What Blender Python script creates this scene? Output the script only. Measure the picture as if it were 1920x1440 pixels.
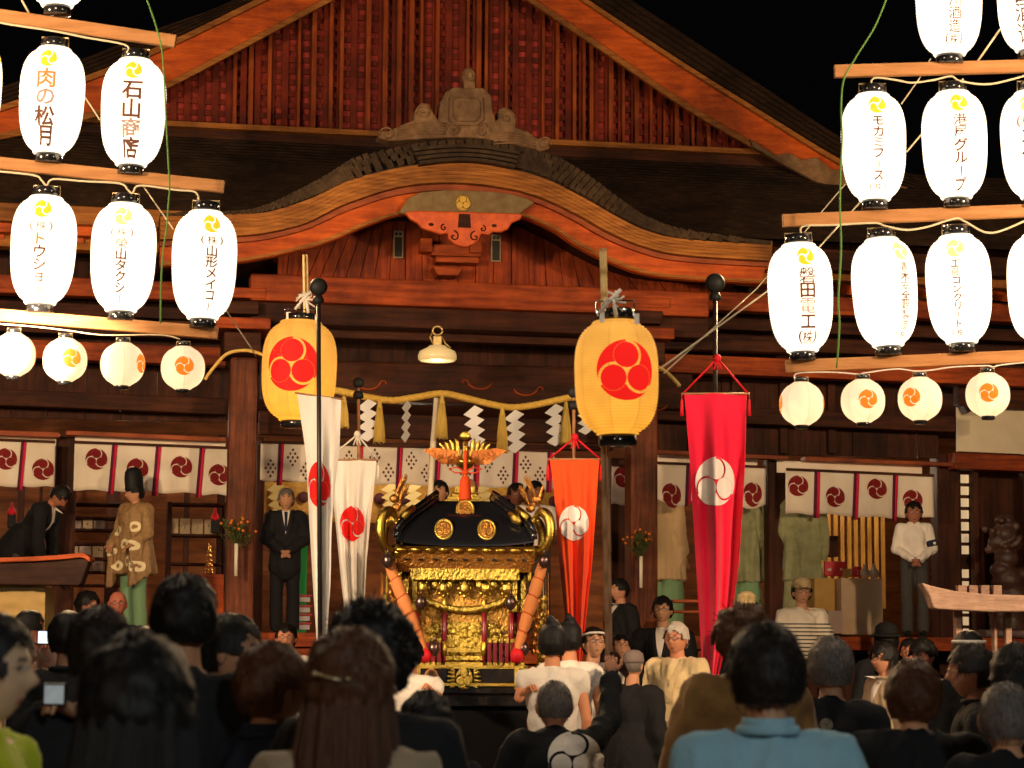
import bpy, bmesh, math, random
from math import sin, cos, pi, radians, sqrt, atan2
from mathutils import Vector, Matrix, noise as mnoise
for _o in list(bpy.data.objects): bpy.data.objects.remove(_o, do_unlink=True)
SC = bpy.context.scene
COL = SC.collection
random.seed(7)
# ------------------------------------------------------------------ camera
FPX = 4400.0                      # focal length in photo pixels (1920 wide)
CAMZ = 1.55
PITCH = math.atan(510/FPX); ROLL = 0.006
cam_d = bpy.data.cameras.new('camera'); cam = bpy.data.objects.new('camera', cam_d); COL.objects.link(cam)
cam_d.sensor_width = 36; cam_d.lens = 36*FPX/1920; cam_d.clip_start = .2; cam_d.clip_end = 400
CR = Matrix.Rotation(radians(90)+PITCH, 3, 'X') @ Matrix.Rotation(ROLL, 3, 'Z')
cam.matrix_world = Matrix.Translation((0, 0, CAMZ)) @ CR.to_4x4()
cam_d.dof.use_dof = True; cam_d.dof.focus_distance = 21.5; cam_d.dof.aperture_fstop = 6.0
SC.camera = cam
# ------------------------------------------------------------------ world, fill sun, exposure
wd = bpy.data.worlds.new('World'); SC.world = wd; wd.use_nodes = True
bg = wd.node_tree.nodes['Background']; bg.inputs[0].default_value = (.4, .35, .4, 1); bg.inputs[1].default_value = .003
def light(name, kind, loc, to, energy, color, size=.3, spot=None, blend=.5):
    d = bpy.data.lights.new(name, kind); d.energy = energy; d.color = color
    if kind == 'AREA': d.shape = 'DISK'; d.size = size
    elif kind == 'SUN': d.angle = size
    else: d.shadow_soft_size = size
    if kind == 'SPOT': d.spot_size = radians(spot); d.spot_blend = blend
    o = bpy.data.objects.new(name, d); COL.objects.link(o); o.location = loc
    o.rotation_euler = (Vector(to)-Vector(loc)).to_track_quat('-Z', 'Y').to_euler()
    return o
def BW_(px, py): d = CR @ Vector(((px-960)/FPX, -(py-720)/FPX, -1)); return Vector((0, 0, CAMZ))+d*(26.5/d.y)
light('fill_sun', 'SUN', (-3, -10, 14), (1, 12, 2), .03, (.75, .9, 1), radians(12))  # weak sun added as fill from behind the camera
WARM = (1, .70, .43); WARM2 = (1, .78, .54)
light('added_flood', 'SPOT', (-7.5, 10.4, 5.2), (1.5, 27, 4.6), 4300, WARM, .25, 75)  # added floods, lanterns alone leave the hall too dark
light('added_flood', 'SPOT', (7.0, 10.4, 5.0), (-1.5, 27, 4.0), 3700, WARM, .25, 75)
light('added_flood', 'SPOT', (-3.2, 13.0, 3.4), (.3, 24, 3.2), 1100, WARM2, .2, 50)
for x_, e_ in ((-2.8, 300), (2.8, 300)): light('added_rack_fill', 'POINT', (x_, 10.2, 6.0), (0, 0, 0), e_, WARM2, .35)  # points added to light the rack bars and the crowd
light('added_crowd_fill', 'SPOT', (3.5, -3, 5.0), (1.1, 6, 1.2), 1000, (.86, .95, .95), .4, 42)  # added fill behind the camera for the near crowd
light('added_crowd_fill', 'SPOT', (-4.5, -1, 4.5), (-.6, 9, 1.2), 280, (1, .70, .45), .4, 80)
light('added_rack_fill', 'SPOT', (-5.2, 15.2, 4.4), BW_(250, 440), 1100, (1, .70, .36), .2, 42)  # spots added behind the racks to brighten the eave ends
light('added_rack_fill', 'SPOT', (5.4, 15.2, 4.4), BW_(1560, 480), 800, (1, .70, .36), .2, 36)
for x_ in (-3.4, 3.6): light('added_rim_fill', 'SPOT', (x_, 20.5, 6.2), (x_*.1, 7.5, 1.3), 2300, (1, .66, .34), .2, 60)  # added back lights giving the crowd warm rims
SC.view_settings.view_transform = 'Standard'; SC.view_settings.look = 'None'; SC.view_settings.exposure = 0; SC.view_settings.gamma = 1
cy = SC.cycles
cy.use_denoising = True; cy.max_bounces = 5; cy.diffuse_bounces = 3; cy.glossy_bounces = 2; cy.sample_clamp_indirect = 4; cy.caustics_reflective = False; cy.caustics_refractive = False
# ------------------------------------------------------------------ pixel -> world
def ray(px, py): return CR @ Vector(((px-960)/FPX, -(py-720)/FPX, -1))
def P(px, py, D):
    d = ray(px, py); return Vector((0, 0, CAMZ)) + d*(D/d.y)
FD = 28.0; YAW = radians(10)
MB = Matrix.Translation((0, FD, 0)) @ Matrix.Rotation(YAW, 4, 'Z')
MBI = MB.inverted()
def B(px, py, yb):                # point of the building plane y'=yb seen at that place of the photo, building coordinates
    o = MBI @ Vector((0, 0, CAMZ)); d = MBI.to_3x3() @ ray(px, py)
    return o + d*((yb-o.y)/d.y)
def BW(px, py, yb): return MB @ B(px, py, yb)
def pxm(D): return FPX/D
# ------------------------------------------------------------------ mesh helper
class M:
    def __init__(s): s.v = []; s.f = []; s.sm = []; s.mi = []; s.cols = None
    def add(s, vs, fs, smooth=False, mi=0):
        n = len(s.v); s.v += [tuple(v) for v in vs]; s.f += [tuple(i+n for i in f) for f in fs]
        s.sm += [smooth]*len(fs); s.mi += [mi]*len(fs); return s
    def box(s, c, size, rot=None, mi=0):
        c = Vector(c); h = Vector(size)/2
        vs = [Vector((x*h.x, y*h.y, z*h.z)) for x in (-1, 1) for y in (-1, 1) for z in (-1, 1)]
        if rot: vs = [rot @ v for v in vs]
        return s.add([c+v for v in vs], [(0, 1, 3, 2), (4, 6, 7, 5), (0, 4, 5, 1), (2, 3, 7, 6), (0, 2, 6, 4), (1, 5, 7, 3)], mi=mi)
    def bb(s, a, b, mi=0):
        a = Vector(a); b = Vector(b); return s.box((a+b)/2, [abs(q) for q in (b-a)], mi=mi)
    def beam(s, a, b, w, h, up=(0, 0, 1), mi=0):
        a = Vector(a); b = Vector(b); d = (b-a); L = d.length; d.normalize(); u = Vector(up); sd = d.cross(u).normalized(); u = sd.cross(d)
        return s.box((a+b)/2, (L, w, h), Matrix((d, sd, u)).transposed(), mi)
    def prism(s, pts, y0, y1, mi=0):      # outline of (x,z) pairs, front y0, back y1
        n = len(pts); vs = [(x, y0, z) for x, z in pts]+[(x, y1, z) for x, z in pts]
        fs = [tuple(range(n)), tuple(reversed(range(n, 2*n)))]+[(i, i+n, (i+1) % n+n, (i+1) % n) for i in range(n)]
        return s.add(vs, fs, mi=mi)
    def band(s, top, bot, y0, y1, mi=0, smooth=False):   # two curves of Vectors (same count), solid between, from y0 to y1
        n = len(top); vs = []
        for y in (y0, y1):
            for c in (top, bot): vs += [(p[0], y, p[-1]) for p in c]
        fs = []
        for i in range(n-1):
            a, b, c, d = i, n+i, 2*n+i, 3*n+i
            fs += [(a, b, b+1, a+1), (c, c+1, d+1, d), (a, a+1, c+1, c), (b, d, d+1, b+1)]
        fs += [(0, 2*n, 3*n, n), (n-1, 2*n-1, 4*n-1, 3*n-1)]
        return s.add(vs, fs, smooth, mi)
    def tube(s, pts, r, n=8, cap=True, smooth=True, mi=0):
        pts = [Vector(p) for p in pts]; rr = r if isinstance(r, (list, tuple)) else [r]*len(pts)
        vs = []; t0 = None; u = None
        for i, p in enumerate(pts):
            t = (pts[min(i+1, len(pts)-1)]-pts[max(i-1, 0)])
            if t.length < 1e-9: t = t0 or Vector((0, 0, 1))
            t.normalize()
            if u is None:
                u = t.orthogonal().normalized()
            else:
                u = (u-t*u.dot(t)); u = u.normalized() if u.length > 1e-6 else t.orthogonal().normalized()
            w = t.cross(u); t0 = t
            vs += [p+(u*cos(2*pi*k/n)+w*sin(2*pi*k/n))*rr[i] for k in range(n)]
        fs = [(i*n+k, i*n+(k+1) % n, (i+1)*n+(k+1) % n, (i+1)*n+k) for i in range(len(pts)-1) for k in range(n)]
        if cap: fs += [tuple(reversed(range(n))), tuple(range((len(pts)-1)*n, len(pts)*n))]
        return s.add(vs, fs, smooth, mi)
    def lathe(s, prof, c=(0, 0, 0), n=24, smooth=True, sx=1, sy=1, mi=0, rot=None):
        c = Vector(c); vs = []
        for r, z in prof:
            for k in range(n):
                v = Vector((r*cos(2*pi*k/n)*sx, r*sin(2*pi*k/n)*sy, z))
                vs.append(c+(rot @ v if rot else v))
        fs = [(i*n+k, i*n+(k+1) % n, (i+1)*n+(k+1) % n, (i+1)*n+k) for i in range(len(prof)-1) for k in range(n)]
        fs += [tuple(reversed(range(n))), tuple(range((len(prof)-1)*n, len(prof)*n))]
        return s.add(vs, fs, smooth, mi)
    def ball(s, c, r, n=12, mi=0, rot=None):
        rx, ry, rz = r if isinstance(r, (list, tuple)) else (r, r, r)
        k = max(4, n//2); prof = [(max(.02, sin(pi*i/k)), -cos(pi*i/k)) for i in range(k+1)]
        c = Vector(c); vs = []
        for a, z in prof:
            for j in range(n):
                v = Vector((a*cos(2*pi*j/n)*rx, a*sin(2*pi*j/n)*ry, z*rz)); vs.append(c+(rot @ v if rot else v))
        fs = [(i*n+j, i*n+(j+1) % n, (i+1)*n+(j+1) % n, (i+1)*n+j) for i in range(k) for j in range(n)]
        fs += [tuple(reversed(range(n))), tuple(range(k*n, k*n+n))]
        return s.add(vs, fs, True, mi)
    def cap(s, a, b, ra, rb, n=10):       # tapered capsule
        a = Vector(a); b = Vector(b); d = (b-a); L = max(d.length, 1e-4); d.normalize(); pts = []; rs = []
        for t in (-1, -.8, -.4, 0): pts.append(a+d*(t*ra)); rs.append(ra*sqrt(max(0.002, 1-t*t)))
        for t in (0, .4, .8, 1): pts.append(b+d*(t*rb)); rs.append(rb*sqrt(max(0.002, 1-t*t)))
        return s.tube(pts, rs, n)
    def grid(s, fn, nu, nv, smooth=True, mi=0):
        vs = [fn(i/nu, j/nv) for j in range(nv+1) for i in range(nu+1)]
        fs = [(j*(nu+1)+i, j*(nu+1)+i+1, (j+1)*(nu+1)+i+1, (j+1)*(nu+1)+i) for j in range(nv) for i in range(nu)]
        return s.add(vs, fs, smooth, mi)
    def flat2(s, vf, fn, mi=0):           # 2d verts/faces through fn(u,v)->3d
        return s.add([fn(u, v) for u, v in vf[0]], vf[1], True, mi)
    def mesh(s, name):
        me = bpy.data.meshes.new(name); me.from_pydata(s.v, [], s.f)
        me.polygons.foreach_set('use_smooth', s.sm); me.polygons.foreach_set('material_index', s.mi); me.update(); return me
    def build(s, name, mat=None, parent=None, bevel=0, solid=0, fixn=True):
        me = s.mesh(name)
        if fixn:
            bm = bmesh.new(); bm.from_mesh(me); bmesh.ops.recalc_face_normals(bm, faces=bm.faces); bm.to_mesh(me); bm.free()
        for m in (mat if isinstance(mat, (list, tuple)) else [mat]):
            if m: me.materials.append(m)
        o = bpy.data.objects.new(name, me); COL.objects.link(o)
        if parent: o.parent = parent
        if solid:
            md = o.modifiers.new('solid', 'SOLIDIFY'); md.thickness = solid; md.offset = 0
        if bevel:
            md = o.modifiers.new('bevel', 'BEVEL'); md.width = bevel; md.segments = 2; md.limit_method = 'ANGLE'
        return o
def tag(o, label=None, cat=None, group=None, kind=None):
    if label: o['label'] = label
    if cat: o['category'] = cat
    if group: o['group'] = group
    if kind: o['kind'] = kind
    return o
def empty(name, loc, label, cat, group=None, rz=0):
    o = bpy.data.objects.new(name, None); COL.objects.link(o); o.location = loc; o.rotation_euler = (0, 0, rz)
    o.empty_display_size = .1
    return tag(o, label, cat, group)
# ------------------------------------------------------------------ materials
MATS = {}
def mat(name, col, rough=.7, metal=0, noise=None, bump=0, emit=None, estr=0, scale=(1, 1, 1), nscale=6, col2=None, coat=0, sss=0, wave=None, vcol=False, sheen=0, detail=4, bscale=None):
    if name in MATS: return MATS[name]
    m = bpy.data.materials.new(name); m.use_nodes = True; nt = m.node_tree; N = nt.nodes; L = nt.links; b = N['Principled BSDF']
    b.inputs['Base Color'].default_value = (*col, 1); b.inputs['Roughness'].default_value = rough; b.inputs['Metallic'].default_value = metal
    if not metal and rough > .5: b.inputs['Specular IOR Level'].default_value = .22
    if coat: b.inputs['Coat Weight'].default_value = coat
    if sheen: b.inputs['Sheen Weight'].default_value = sheen
    if sss:
        b.inputs['Subsurface Weight'].default_value = sss; b.inputs['Subsurface Scale'].default_value = .01
    tc = N.new('ShaderNodeTexCoord'); mp = N.new('ShaderNodeMapping'); mp.inputs['Scale'].default_value = scale; L.new(tc.outputs['Object'], mp.inputs[0])
    if vcol:
        vc = N.new('ShaderNodeVertexColor'); vc.layer_name = 'Col'; L.new(vc.outputs[0], b.inputs['Base Color'])
    if col2 is not None:
        n = N.new('ShaderNodeTexNoise'); n.inputs['Scale'].default_value = nscale; n.inputs['Detail'].default_value = detail; n.inputs['Roughness'].default_value = .6; L.new(mp.outputs[0], n.inputs['Vector'])
        r = N.new('ShaderNodeValToRGB'); r.color_ramp.elements[0].position = .35; r.color_ramp.elements[1].position = .65
        r.color_ramp.elements[0].color = (*col2, 1); r.color_ramp.elements[1].color = (*col, 1)
        L.new(n.outputs['Fac'], r.inputs[0])
        if 'wood' in name or 'shingle' in name or 'timber' in name or 'lintel' in name:      # old stains and weathering
            n3 = N.new('ShaderNodeTexNoise'); n3.inputs['Scale'].default_value = 1.1; n3.inputs['Detail'].default_value = 8; n3.inputs['Roughness'].default_value = .65; L.new(tc.outputs['Object'], n3.inputs['Vector'])
            r3 = N.new('ShaderNodeValToRGB'); r3.color_ramp.elements[0].position = .36; r3.color_ramp.elements[1].position = .6; r3.color_ramp.elements[0].color = (.42, .40, .42, 1); r3.color_ramp.elements[1].color = (1.08, 1.05, 1, 1); L.new(n3.outputs['Fac'], r3.inputs[0])
            mx = N.new('ShaderNodeMix'); mx.data_type = 'RGBA'; mx.blend_type = 'MULTIPLY'; mx.inputs[0].default_value = 1; L.new(r.outputs[0], mx.inputs[6]); L.new(r3.outputs[0], mx.inputs[7]); L.new(mx.outputs[2], b.inputs['Base Color'])
        else: L.new(r.outputs[0], b.inputs['Base Color'])
    if bump:
        n2 = N.new('ShaderNodeTexNoise'); n2.inputs['Scale'].default_value = bscale or nscale*4; n2.inputs['Detail'].default_value = 4; L.new(mp.outputs[0], n2.inputs['Vector'])
        bp = N.new('ShaderNodeBump'); bp.inputs['Strength'].default_value = bump; bp.inputs['Distance'].default_value = .02; L.new(n2.outputs['Fac'], bp.inputs['Height']); L.new(bp.outputs[0], b.inputs['Normal'])
    if emit:
        b.inputs['Emission Color'].default_value = (*emit, 1); b.inputs['Emission Strength'].default_value = estr
    MATS[name] = m; return m
WOOD = mat('weathered_red_wood', (.50, .092, .016), .62, col2=(.24, .036, .007), scale=(.5, 6, 6), nscale=3, bump=.35)
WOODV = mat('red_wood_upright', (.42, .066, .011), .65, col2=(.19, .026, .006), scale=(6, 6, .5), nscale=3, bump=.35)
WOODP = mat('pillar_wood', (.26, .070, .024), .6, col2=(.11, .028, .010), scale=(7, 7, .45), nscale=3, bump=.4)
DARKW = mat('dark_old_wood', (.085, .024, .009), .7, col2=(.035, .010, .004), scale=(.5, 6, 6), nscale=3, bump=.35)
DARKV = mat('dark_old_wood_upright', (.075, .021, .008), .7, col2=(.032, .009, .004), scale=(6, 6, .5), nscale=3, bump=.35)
TANW = mat('tan_eave_wood', (.50, .19, .038), .65, col2=(.28, .095, .018), scale=(.4, 5, 8), nscale=4, bump=.35)
ORW = mat('orange_wood', (.72, .13, .012), .55, col2=(.44, .066, .007), scale=(.6, 5, 5), nscale=3, bump=.3)
REDL = mat('lintel_red', (.42, .10, .03), .6, col2=(.28, .06, .02), scale=(.5, 5, 5), nscale=4)
BARK = mat('bark_shingle', (.040, .019, .009), .9, col2=(.016, .008, .004), scale=(1, 4, 4), nscale=7, bump=.6)
SHING = mat('shingle_edge', (.085, .050, .024), .7, col2=(.04, .022, .011), nscale=9, bump=.4)
CARV = mat('carved_wood', (.34, .20, .10), .65, col2=(.22, .12, .055), nscale=12, bump=.5)
PLAST = mat('cream_plaster', (.72, .62, .44), .8, col2=(.64, .53, .36), nscale=3, bump=.15)
# ------------------------------------------------------------------ three-comma crest and glyphs as flat meshes
def crest2d(R, gap=.055, r0=.5, rh=.455, seg=16):
    vs = []; fs = []
    def addp(x, y): vs.append((x*R, y*R)); return len(vs)-1
    for k in range(3):
        a = pi/2+k*2*pi/3; cx, cy_ = r0*cos(a), r0*sin(a)
        c = addp(cx, cy_); prev = [c]*20
        for ring in (.2, .4, .6, .8, 1):
            cur = [addp(cx+rh*ring*cos(2*pi*j/20), cy_+rh*ring*sin(2*pi*j/20)) for j in range(20)]
            for j in range(20):
                if ring == .2: fs.append((c, cur[j], cur[(j+1) % 20]))
                else: fs.append((prev[j], cur[j], cur[(j+1) % 20], prev[(j+1) % 20]))
            prev = cur
        def ext(th, ca, r):
            d = th-ca; q = r*r-(r0*sin(d))**2
            if q < 0: return 0
            return r0*cos(d)+sqrt(q)
        cols = []
        for j in range(seg+1):
            t = j/seg; th = a+t*radians(116); own = ext(th, a, rh+.004); nx = ext(th, a+2*pi/3, rh+gap)
            inn = max(own, nx) if t < .5 else nx
            inn = max(.15, min(inn, .995)); out = max(inn+.004, 1.0-.02*t)
            if out > 1.0: out = 1.0
            cols.append((addp(inn*cos(th), inn*sin(th)), addp(.5*(inn+out)*cos(th), .5*(inn+out)*sin(th)), addp(out*cos(th), out*sin(th))))
        for j in range(seg):
            p, q = cols[j], cols[j+1]; fs += [(p[0], p[1], q[1], q[0]), (p[1], p[2], q[2], q[1])]
    return vs, fs
_gl = {}
def glyph(ch):
    if ch in _gl: return _gl[ch]
    c = bpy.data.curves.new('glyph', 'FONT'); c.body = ch; c.size = 1; c.resolution_u = 2; c.offset = .024 if ord(ch) < 0x4e00 or ch in '肉石山田工木月形全商店松' else .006; c.align_x = 'CENTER'
    o = bpy.data.objects.new('glyph', c); COL.objects.link(o)
    dg = bpy.context.evaluated_depsgraph_get(); ev = o.evaluated_get(dg); me = ev.to_mesh()
    vs = [(v.co.x, v.co.y) for v in me.vertices]; fs = [tuple(p.vertices) for p in me.polygons]
    ev.to_mesh_clear(); bpy.data.objects.remove(o); bpy.data.curves.remove(c)
    if vs:
        x0 = min(v[0] for v in vs); x1 = max(v[0] for v in vs); y0 = min(v[1] for v in vs); y1 = max(v[1] for v in vs)
        cx = (x0+x1)/2; cyy = (y0+y1)/2; vs = [(x-cx, y-cyy) for x, y in vs]
        _gl[ch] = (vs, fs, x1-x0, y1-y0)
    else: _gl[ch] = ([], [], .5, .5)
    return _gl[ch]
# ------------------------------------------------------------------ ground
def smoothstep(t): return t*t*(3-2*t)
def cat(pts, n):                     # Catmull-Rom resample of 2d points, uniform in x order
    out = []; m = len(pts)-1
    for i in range(n+1):
        t = i/n*m; k = min(int(t), m-1); f = t-k
        p0 = pts[max(k-1, 0)]; p1 = pts[k]; p2 = pts[k+1]; p3 = pts[min(k+2, m)]
        out.append(tuple(.5*((2*p1[j])+(-p0[j]+p2[j])*f+(2*p0[j]-5*p1[j]+4*p2[j]-p3[j])*f*f+(-p0[j]+3*p1[j]-3*p2[j]+p3[j])*f**3) for j in (0, 1)))
    return out
def Bc(pts, yb, n=40): return [B(x, y, yb) for x, y in cat(pts, n)]
GR = mat('packed_gravel', (.16, .12, .09), .9, col2=(.10, .075, .055), nscale=3, bump=.6, bscale=60)
g = M(); g.grid(lambda u, v: (-40+80*u, -5+75*v, .0), 8, 8); tag(g.build('ground', GR), kind='structure')
STONE = mat('granite_paving', (.22, .19, .16), .8, col2=(.15, .13, .11), nscale=8, bump=.3)
g = M(); g.grid(lambda u, v: (-1.6+3.2*u, 3+19*v, .004), 2, 12); tag(g.build('stone_path', STONE), kind='structure')
# ------------------------------------------------------------------ the shrine hall
HALL = empty('shrine_hall', MB.translation, 'large wooden shrine hall with latticed main gable and curved porch gable', 'shrine hall', rz=YAW)
def hb(m, name, mt, bevel=0, label=None, **k):
    o = m.build(name, mt, HALL, bevel, **k)
    if label: o['label'] = label
    return o
# main gable bargeboards, roof edge
Lup = [(833, -180), (650, -88), (467, 3), (333, 68), (200, 125), (100, 160), (0, 195), (-160, 238)]
Llo = [(831, -112), (735, -60), (620, 0), (460, 86), (313, 163), (190, 212), (60, 246), (-160, 290)]
Rup = [(833, -180), (960, -102), (1110, 0), (1280, 112), (1440, 212), (1578, 296), (1680, 342), (1760, 366)]
Rlo = [(831, -112), (915, -54), (992, 0), (1132, 95), (1280, 197), (1400, 268), (1500, 318), (1700, 372)]
Lro = [(835, -232), (640, -110), (437, 0), (290, 55), (150, 112), (40, 150), (-60, 180), (-170, 208)]
Rro = [(835, -232), (1000, -128), (1185, 0), (1280, 62), (1440, 168), (1578, 258), (1690, 318), (1765, 352)]
YG = 1.6
def trim(c, d): return [(x, y+d) for x, y in c]
for up, lo in ((Lup, Llo), (Rup, Rlo)):
    m = M(); m.band(Bc(up, YG), Bc(lo, YG), YG, YG+.12)
    hb(m, 'bargeboard', ORW, .01)
    m = M(); m.band(Bc(trim(up, -4), YG-.08), Bc(trim(up, 14), YG-.08), YG-.1, YG-.005); m.band(Bc(trim(lo, -9), YG-.05), Bc(trim(lo, 3), YG-.05), YG-.06, YG-.003)
    hb(m, 'bargeboard_moulding', TANW, .006)
for ro, up in ((Lro, Lup), (Rro, Rup)):
    m = M()
    for k in range(4):
        a = [(p[0]*(1-k/4)+q[0]*k/4, p[1]*(1-k/4)+q[1]*k/4) for p, q in zip(ro, up)]
        b = [(p[0]*(1-(k+1)/4)+q[0]*(k+1)/4, p[1]*(1-(k+1)/4)+q[1]*(k+1)/4) for p, q in zip(ro, up)]
        y0 = YG-.34+.05*k
        m.band(Bc(a, y0), Bc(trim(b, -1.2), y0), y0, YG+8)
    hb(m, 'main_roof', [BARK], .008)
# carved tail of the right bargeboard
m = M(); pts = [B(x, y, YG-.1) for x, y in [(1405, 262), (1452, 292), (1478, 287), (1500, 300), (1530, 296), (1556, 318), (1600, 322), (1640, 345), (1700, 352), (1690, 372), (1600, 362), (1530, 342), (1460, 305), (1410, 276)]]
m.prism([(p.x, p.z) for p in pts], YG-.14, YG-.06); hb(m, 'bargeboard_tail', CARV, .01)
# lattice wall
YL = 2.3
def tri_y(px):                       # top of the lattice under the bargeboards
    pl = Llo if px < 831 else Rlo
    for a, b in zip(pl, pl[1:]):
        lo, hi = min(a[0], b[0]), max(a[0], b[0])
        if lo <= px <= hi: return a[1]+(b[1]-a[1])*(px-a[0])/(b[0]-a[0]+1e-9)
    return 240
def base_y(px): return 232+(px-330)*.052
m = M(); pts = [B(px, base_y(px)+12, YL+.2) for px in (120, 1560)]+[B(px, tri_y(px)-25, YL+.2) for px in (1560, 1300, 1100, 831, 620, 400, 120)]
m.prism([(p.x, p.z) for p in pts], YL+.2, YL+.27)
hb(m, 'gable_boarding', mat('gable_back_boards', (.52, .065, .05), .8, col2=(.16, .022, .015), nscale=3.5))  # lighter pink stands for light falling on the boards behind the slats
m = M(); x = 300
rs = random.Random(5)
xa = B(300, 150, YL).x; xb = B(1460, 150, YL).x; n = 47
for i in range(n):
    X = xa+(xb-xa)*i/(n-1); px = 300+(1460-300)*i/(n-1)
    z0 = B(px, base_y(px), YL).z; z1 = B(px, tri_y(px)-30, YL).z
    if z1-z0 > .05: m.bb((X-.043, YL+.1, z0), (X+.043, YL+.13, z1))
z = B(831, 275, YL).z
while z < B(831, -140, YL).z:
    # width of the gable at this height
    xs = [p for p in range(200, 1600, 6) if B(p, tri_y(p)-30, YL).z > z and B(p, base_y(p)+8, YL).z < z+.1]
    if len(xs) > 2: m.bb((B(xs[0], 150, YL).x, YL+.135, z), (B(xs[-1], 150, YL).x, YL+.165, z+.075))
    z += .152
hb(m, 'lattice', mat('lattice_red_wood', (.24, .026, .008), .65, col2=(.12, .014, .005), nscale=4), .004)
for px in (470, 505, 588, 640, 690, 722, 748, 771, 790, 820, 877, 898, 912, 950, 1019, 1046, 1078, 1096, 1110, 1147, 1170, 1195, 1222, 1247, 1270, 1300, 1330, 620, 560, 440):
    w = rs.choice([.020, .025, .032]); m = M()
    X = B(px, 200, YL).x; z0 = B(px, base_y(px), YL).z; z1 = B(px, tri_y(px)-30, YL).z
    m.bb((X-w, YL+.02, z0), (X+w, YL+.09, z1)); hb(m, 'lattice_batten', mat('batten_wood', (.42, .085, .012), .6, col2=(.24, .04, .007), scale=(6, 6, .5), nscale=3), .004)
# beams under the gable
def beam_px(name, x0, y0, x1, y1, h, yb, th, mt, bevel=.012, h1=None, label=None):
    a = B(x0, y0, yb); b = B(x1, y1, yb); c = B(x1, y1+(h1 or h), yb); d = B(x0, y0+h, yb); m = M()
    m.prism([(a.x, a.z), (b.x, b.z), (c.x, c.z), (d.x, d.z)], yb, yb+th); return hb(m, name, mt, bevel, label)
beam_px('gable_beam', 100, 224, 1620, 296, 34, YG+.5, .5, DARKW)
beam_px('gable_beam_cap', 90, 215, 1640, 290, 10, YG+.35, .65, TANW, .006)
beam_px('gable_beam_moulding', 90, 259, 1640, 332, 9, YG+.35, .5, DARKW, .006)
# lower roof: stepped bark courses from the gable beam down to the eave
YE = -1.2
def eave_y(px):
    return 398+(px-440)*.047 if px > -400 else 398
m = M(); nc = 30
zt0 = B(700, 262, YG+.6); 
for k in range(nc):
    t0 = k/nc; t1 = (k+1)/nc
    def Q(px, t):
        a = B(px, 262+(px-440)*.05, YG+.5); b = B(px, eave_y(px), YE); q = a.lerp(b, t); q.z -= .10*sin(pi*t); return q
    for x0, x1 in ((-300, 520), (520, 1300), (1300, 2300)):
        a, b, c, d = Q(x0, t0), Q(x1, t0), Q(x1, t1), Q(x0, t1)
        c = c+Vector((0, 0, .03)); d = d+Vector((0, 0, .03))
        e = c-Vector((0, 0, .045)); f = d-Vector((0, 0, .045))
        m.add([a, b, c, d, e, f], [(3, 2, 1, 0), (5, 4, 2, 3)])
hb(m, 'lower_roof', BARK)
# straight eaves left and right of the curved gable
for x0, x1 in ((-300, 560), (1200, 1449)):
    for name, o0, hh, yb, mt in (('eave_fascia', 2, 34, YE-.02, TANW), ('eave_board', 37, 20, YE+.12, ORW), ('eave_purlin', 58, 26, YE+.35, TANW)):
        beam_px(name, x0, eave_y(x0)+o0, x1, eave_y(x1)+o0+(4 if x0 > 0 else 0), hh, yb, .25, mt)
beam_px('eave_fascia', 1450, 462, 2300, 502, 30, YE+.6, .25, DARKW)
beam_px('eave_board', 1450, 494, 2300, 534, 26, YE+.8, .25, TANW)
for i in range(44):
    px = -150+i*50
    if 560 < px < 1200: continue
    y = eave_y(px)+(62 if px < 1449 else 92); a = B(px, y, YE+.3); m = M()
    m.beam((a.x, YE+.3, a.z), (a.x, .8, a.z+.35), .09, .11); hb(m, 'rafter', ORW)
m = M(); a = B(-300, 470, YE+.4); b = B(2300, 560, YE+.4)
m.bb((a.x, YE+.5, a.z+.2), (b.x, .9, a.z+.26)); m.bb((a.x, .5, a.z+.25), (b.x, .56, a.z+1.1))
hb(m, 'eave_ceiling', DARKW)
# ------------------------------------------------------------------ curved porch gable
YK = -2.5
ktop = [(300, 400), (440, 399), (500, 385), (560, 357), (620, 327), (680, 297), (760, 275), (860, 264), (960, 271), (1040, 295), (1100, 330), (1160, 375), (1220, 412), (1300, 436), (1446, 452)]
kft = [(300, 408), (440, 403), (500, 400), (567, 380), (610, 361), (645, 342), (770, 313), (873, 308), (957, 320), (1023, 339), (1090, 372), (1157, 410), (1213, 436), (1280, 450), (1444, 462)]
kfb = [(300, 450), (440, 443), (500, 437), (567, 421), (610, 401), (650, 382), (745, 352), (843, 343), (940, 352), (1010, 370), (1078, 401), (1145, 438), (1207, 463), (1280, 479), (1442, 490)]
kbb = [(300, 496), (440, 489), (500, 480), (560, 466), (600, 457), (650, 437), (700, 416), (760, 398), (870, 392), (977, 402), (1040, 427), (1083, 455), (1140, 484), (1240, 516), (1436, 528)]
N = 84
T = Bc(ktop, YK, N); A = Bc(kft, YK, N); Fb = Bc(kfb, YK, N); Bb = Bc(kbb, YK, N)
m = M(); m.band(T, A, YK-.02, YK+3.8, smooth=False); hb(m, 'porch_roof', SHING)
m = M()
for k in range(5):
    f0 = k/5; a = [p.lerp(q, f0) for p, q in zip(A, Fb)]; b = [p.lerp(q, f0+.2) for p, q in zip(A, Fb)]
    m.band(a, b, YK-.08+.010*k, YK+.5)
hb(m, 'porch_fascia', TANW, .003)
m = M(); a = [p.lerp(q, .02) for p, q in zip(Fb, Bb)]; b = [p.lerp(q, .22) for p, q in zip(Fb, Bb)]; m.band(a, b, YK+.05, YK+.4); hb(m, 'porch_moulding', REDL)
m = M(); a = [p.lerp(q, .2) for p, q in zip(Fb, Bb)]; m.band(a, Bb, YK+.12, YK+.26); hb(m, 'porch_bargeboard', ORW, .008)
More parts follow.
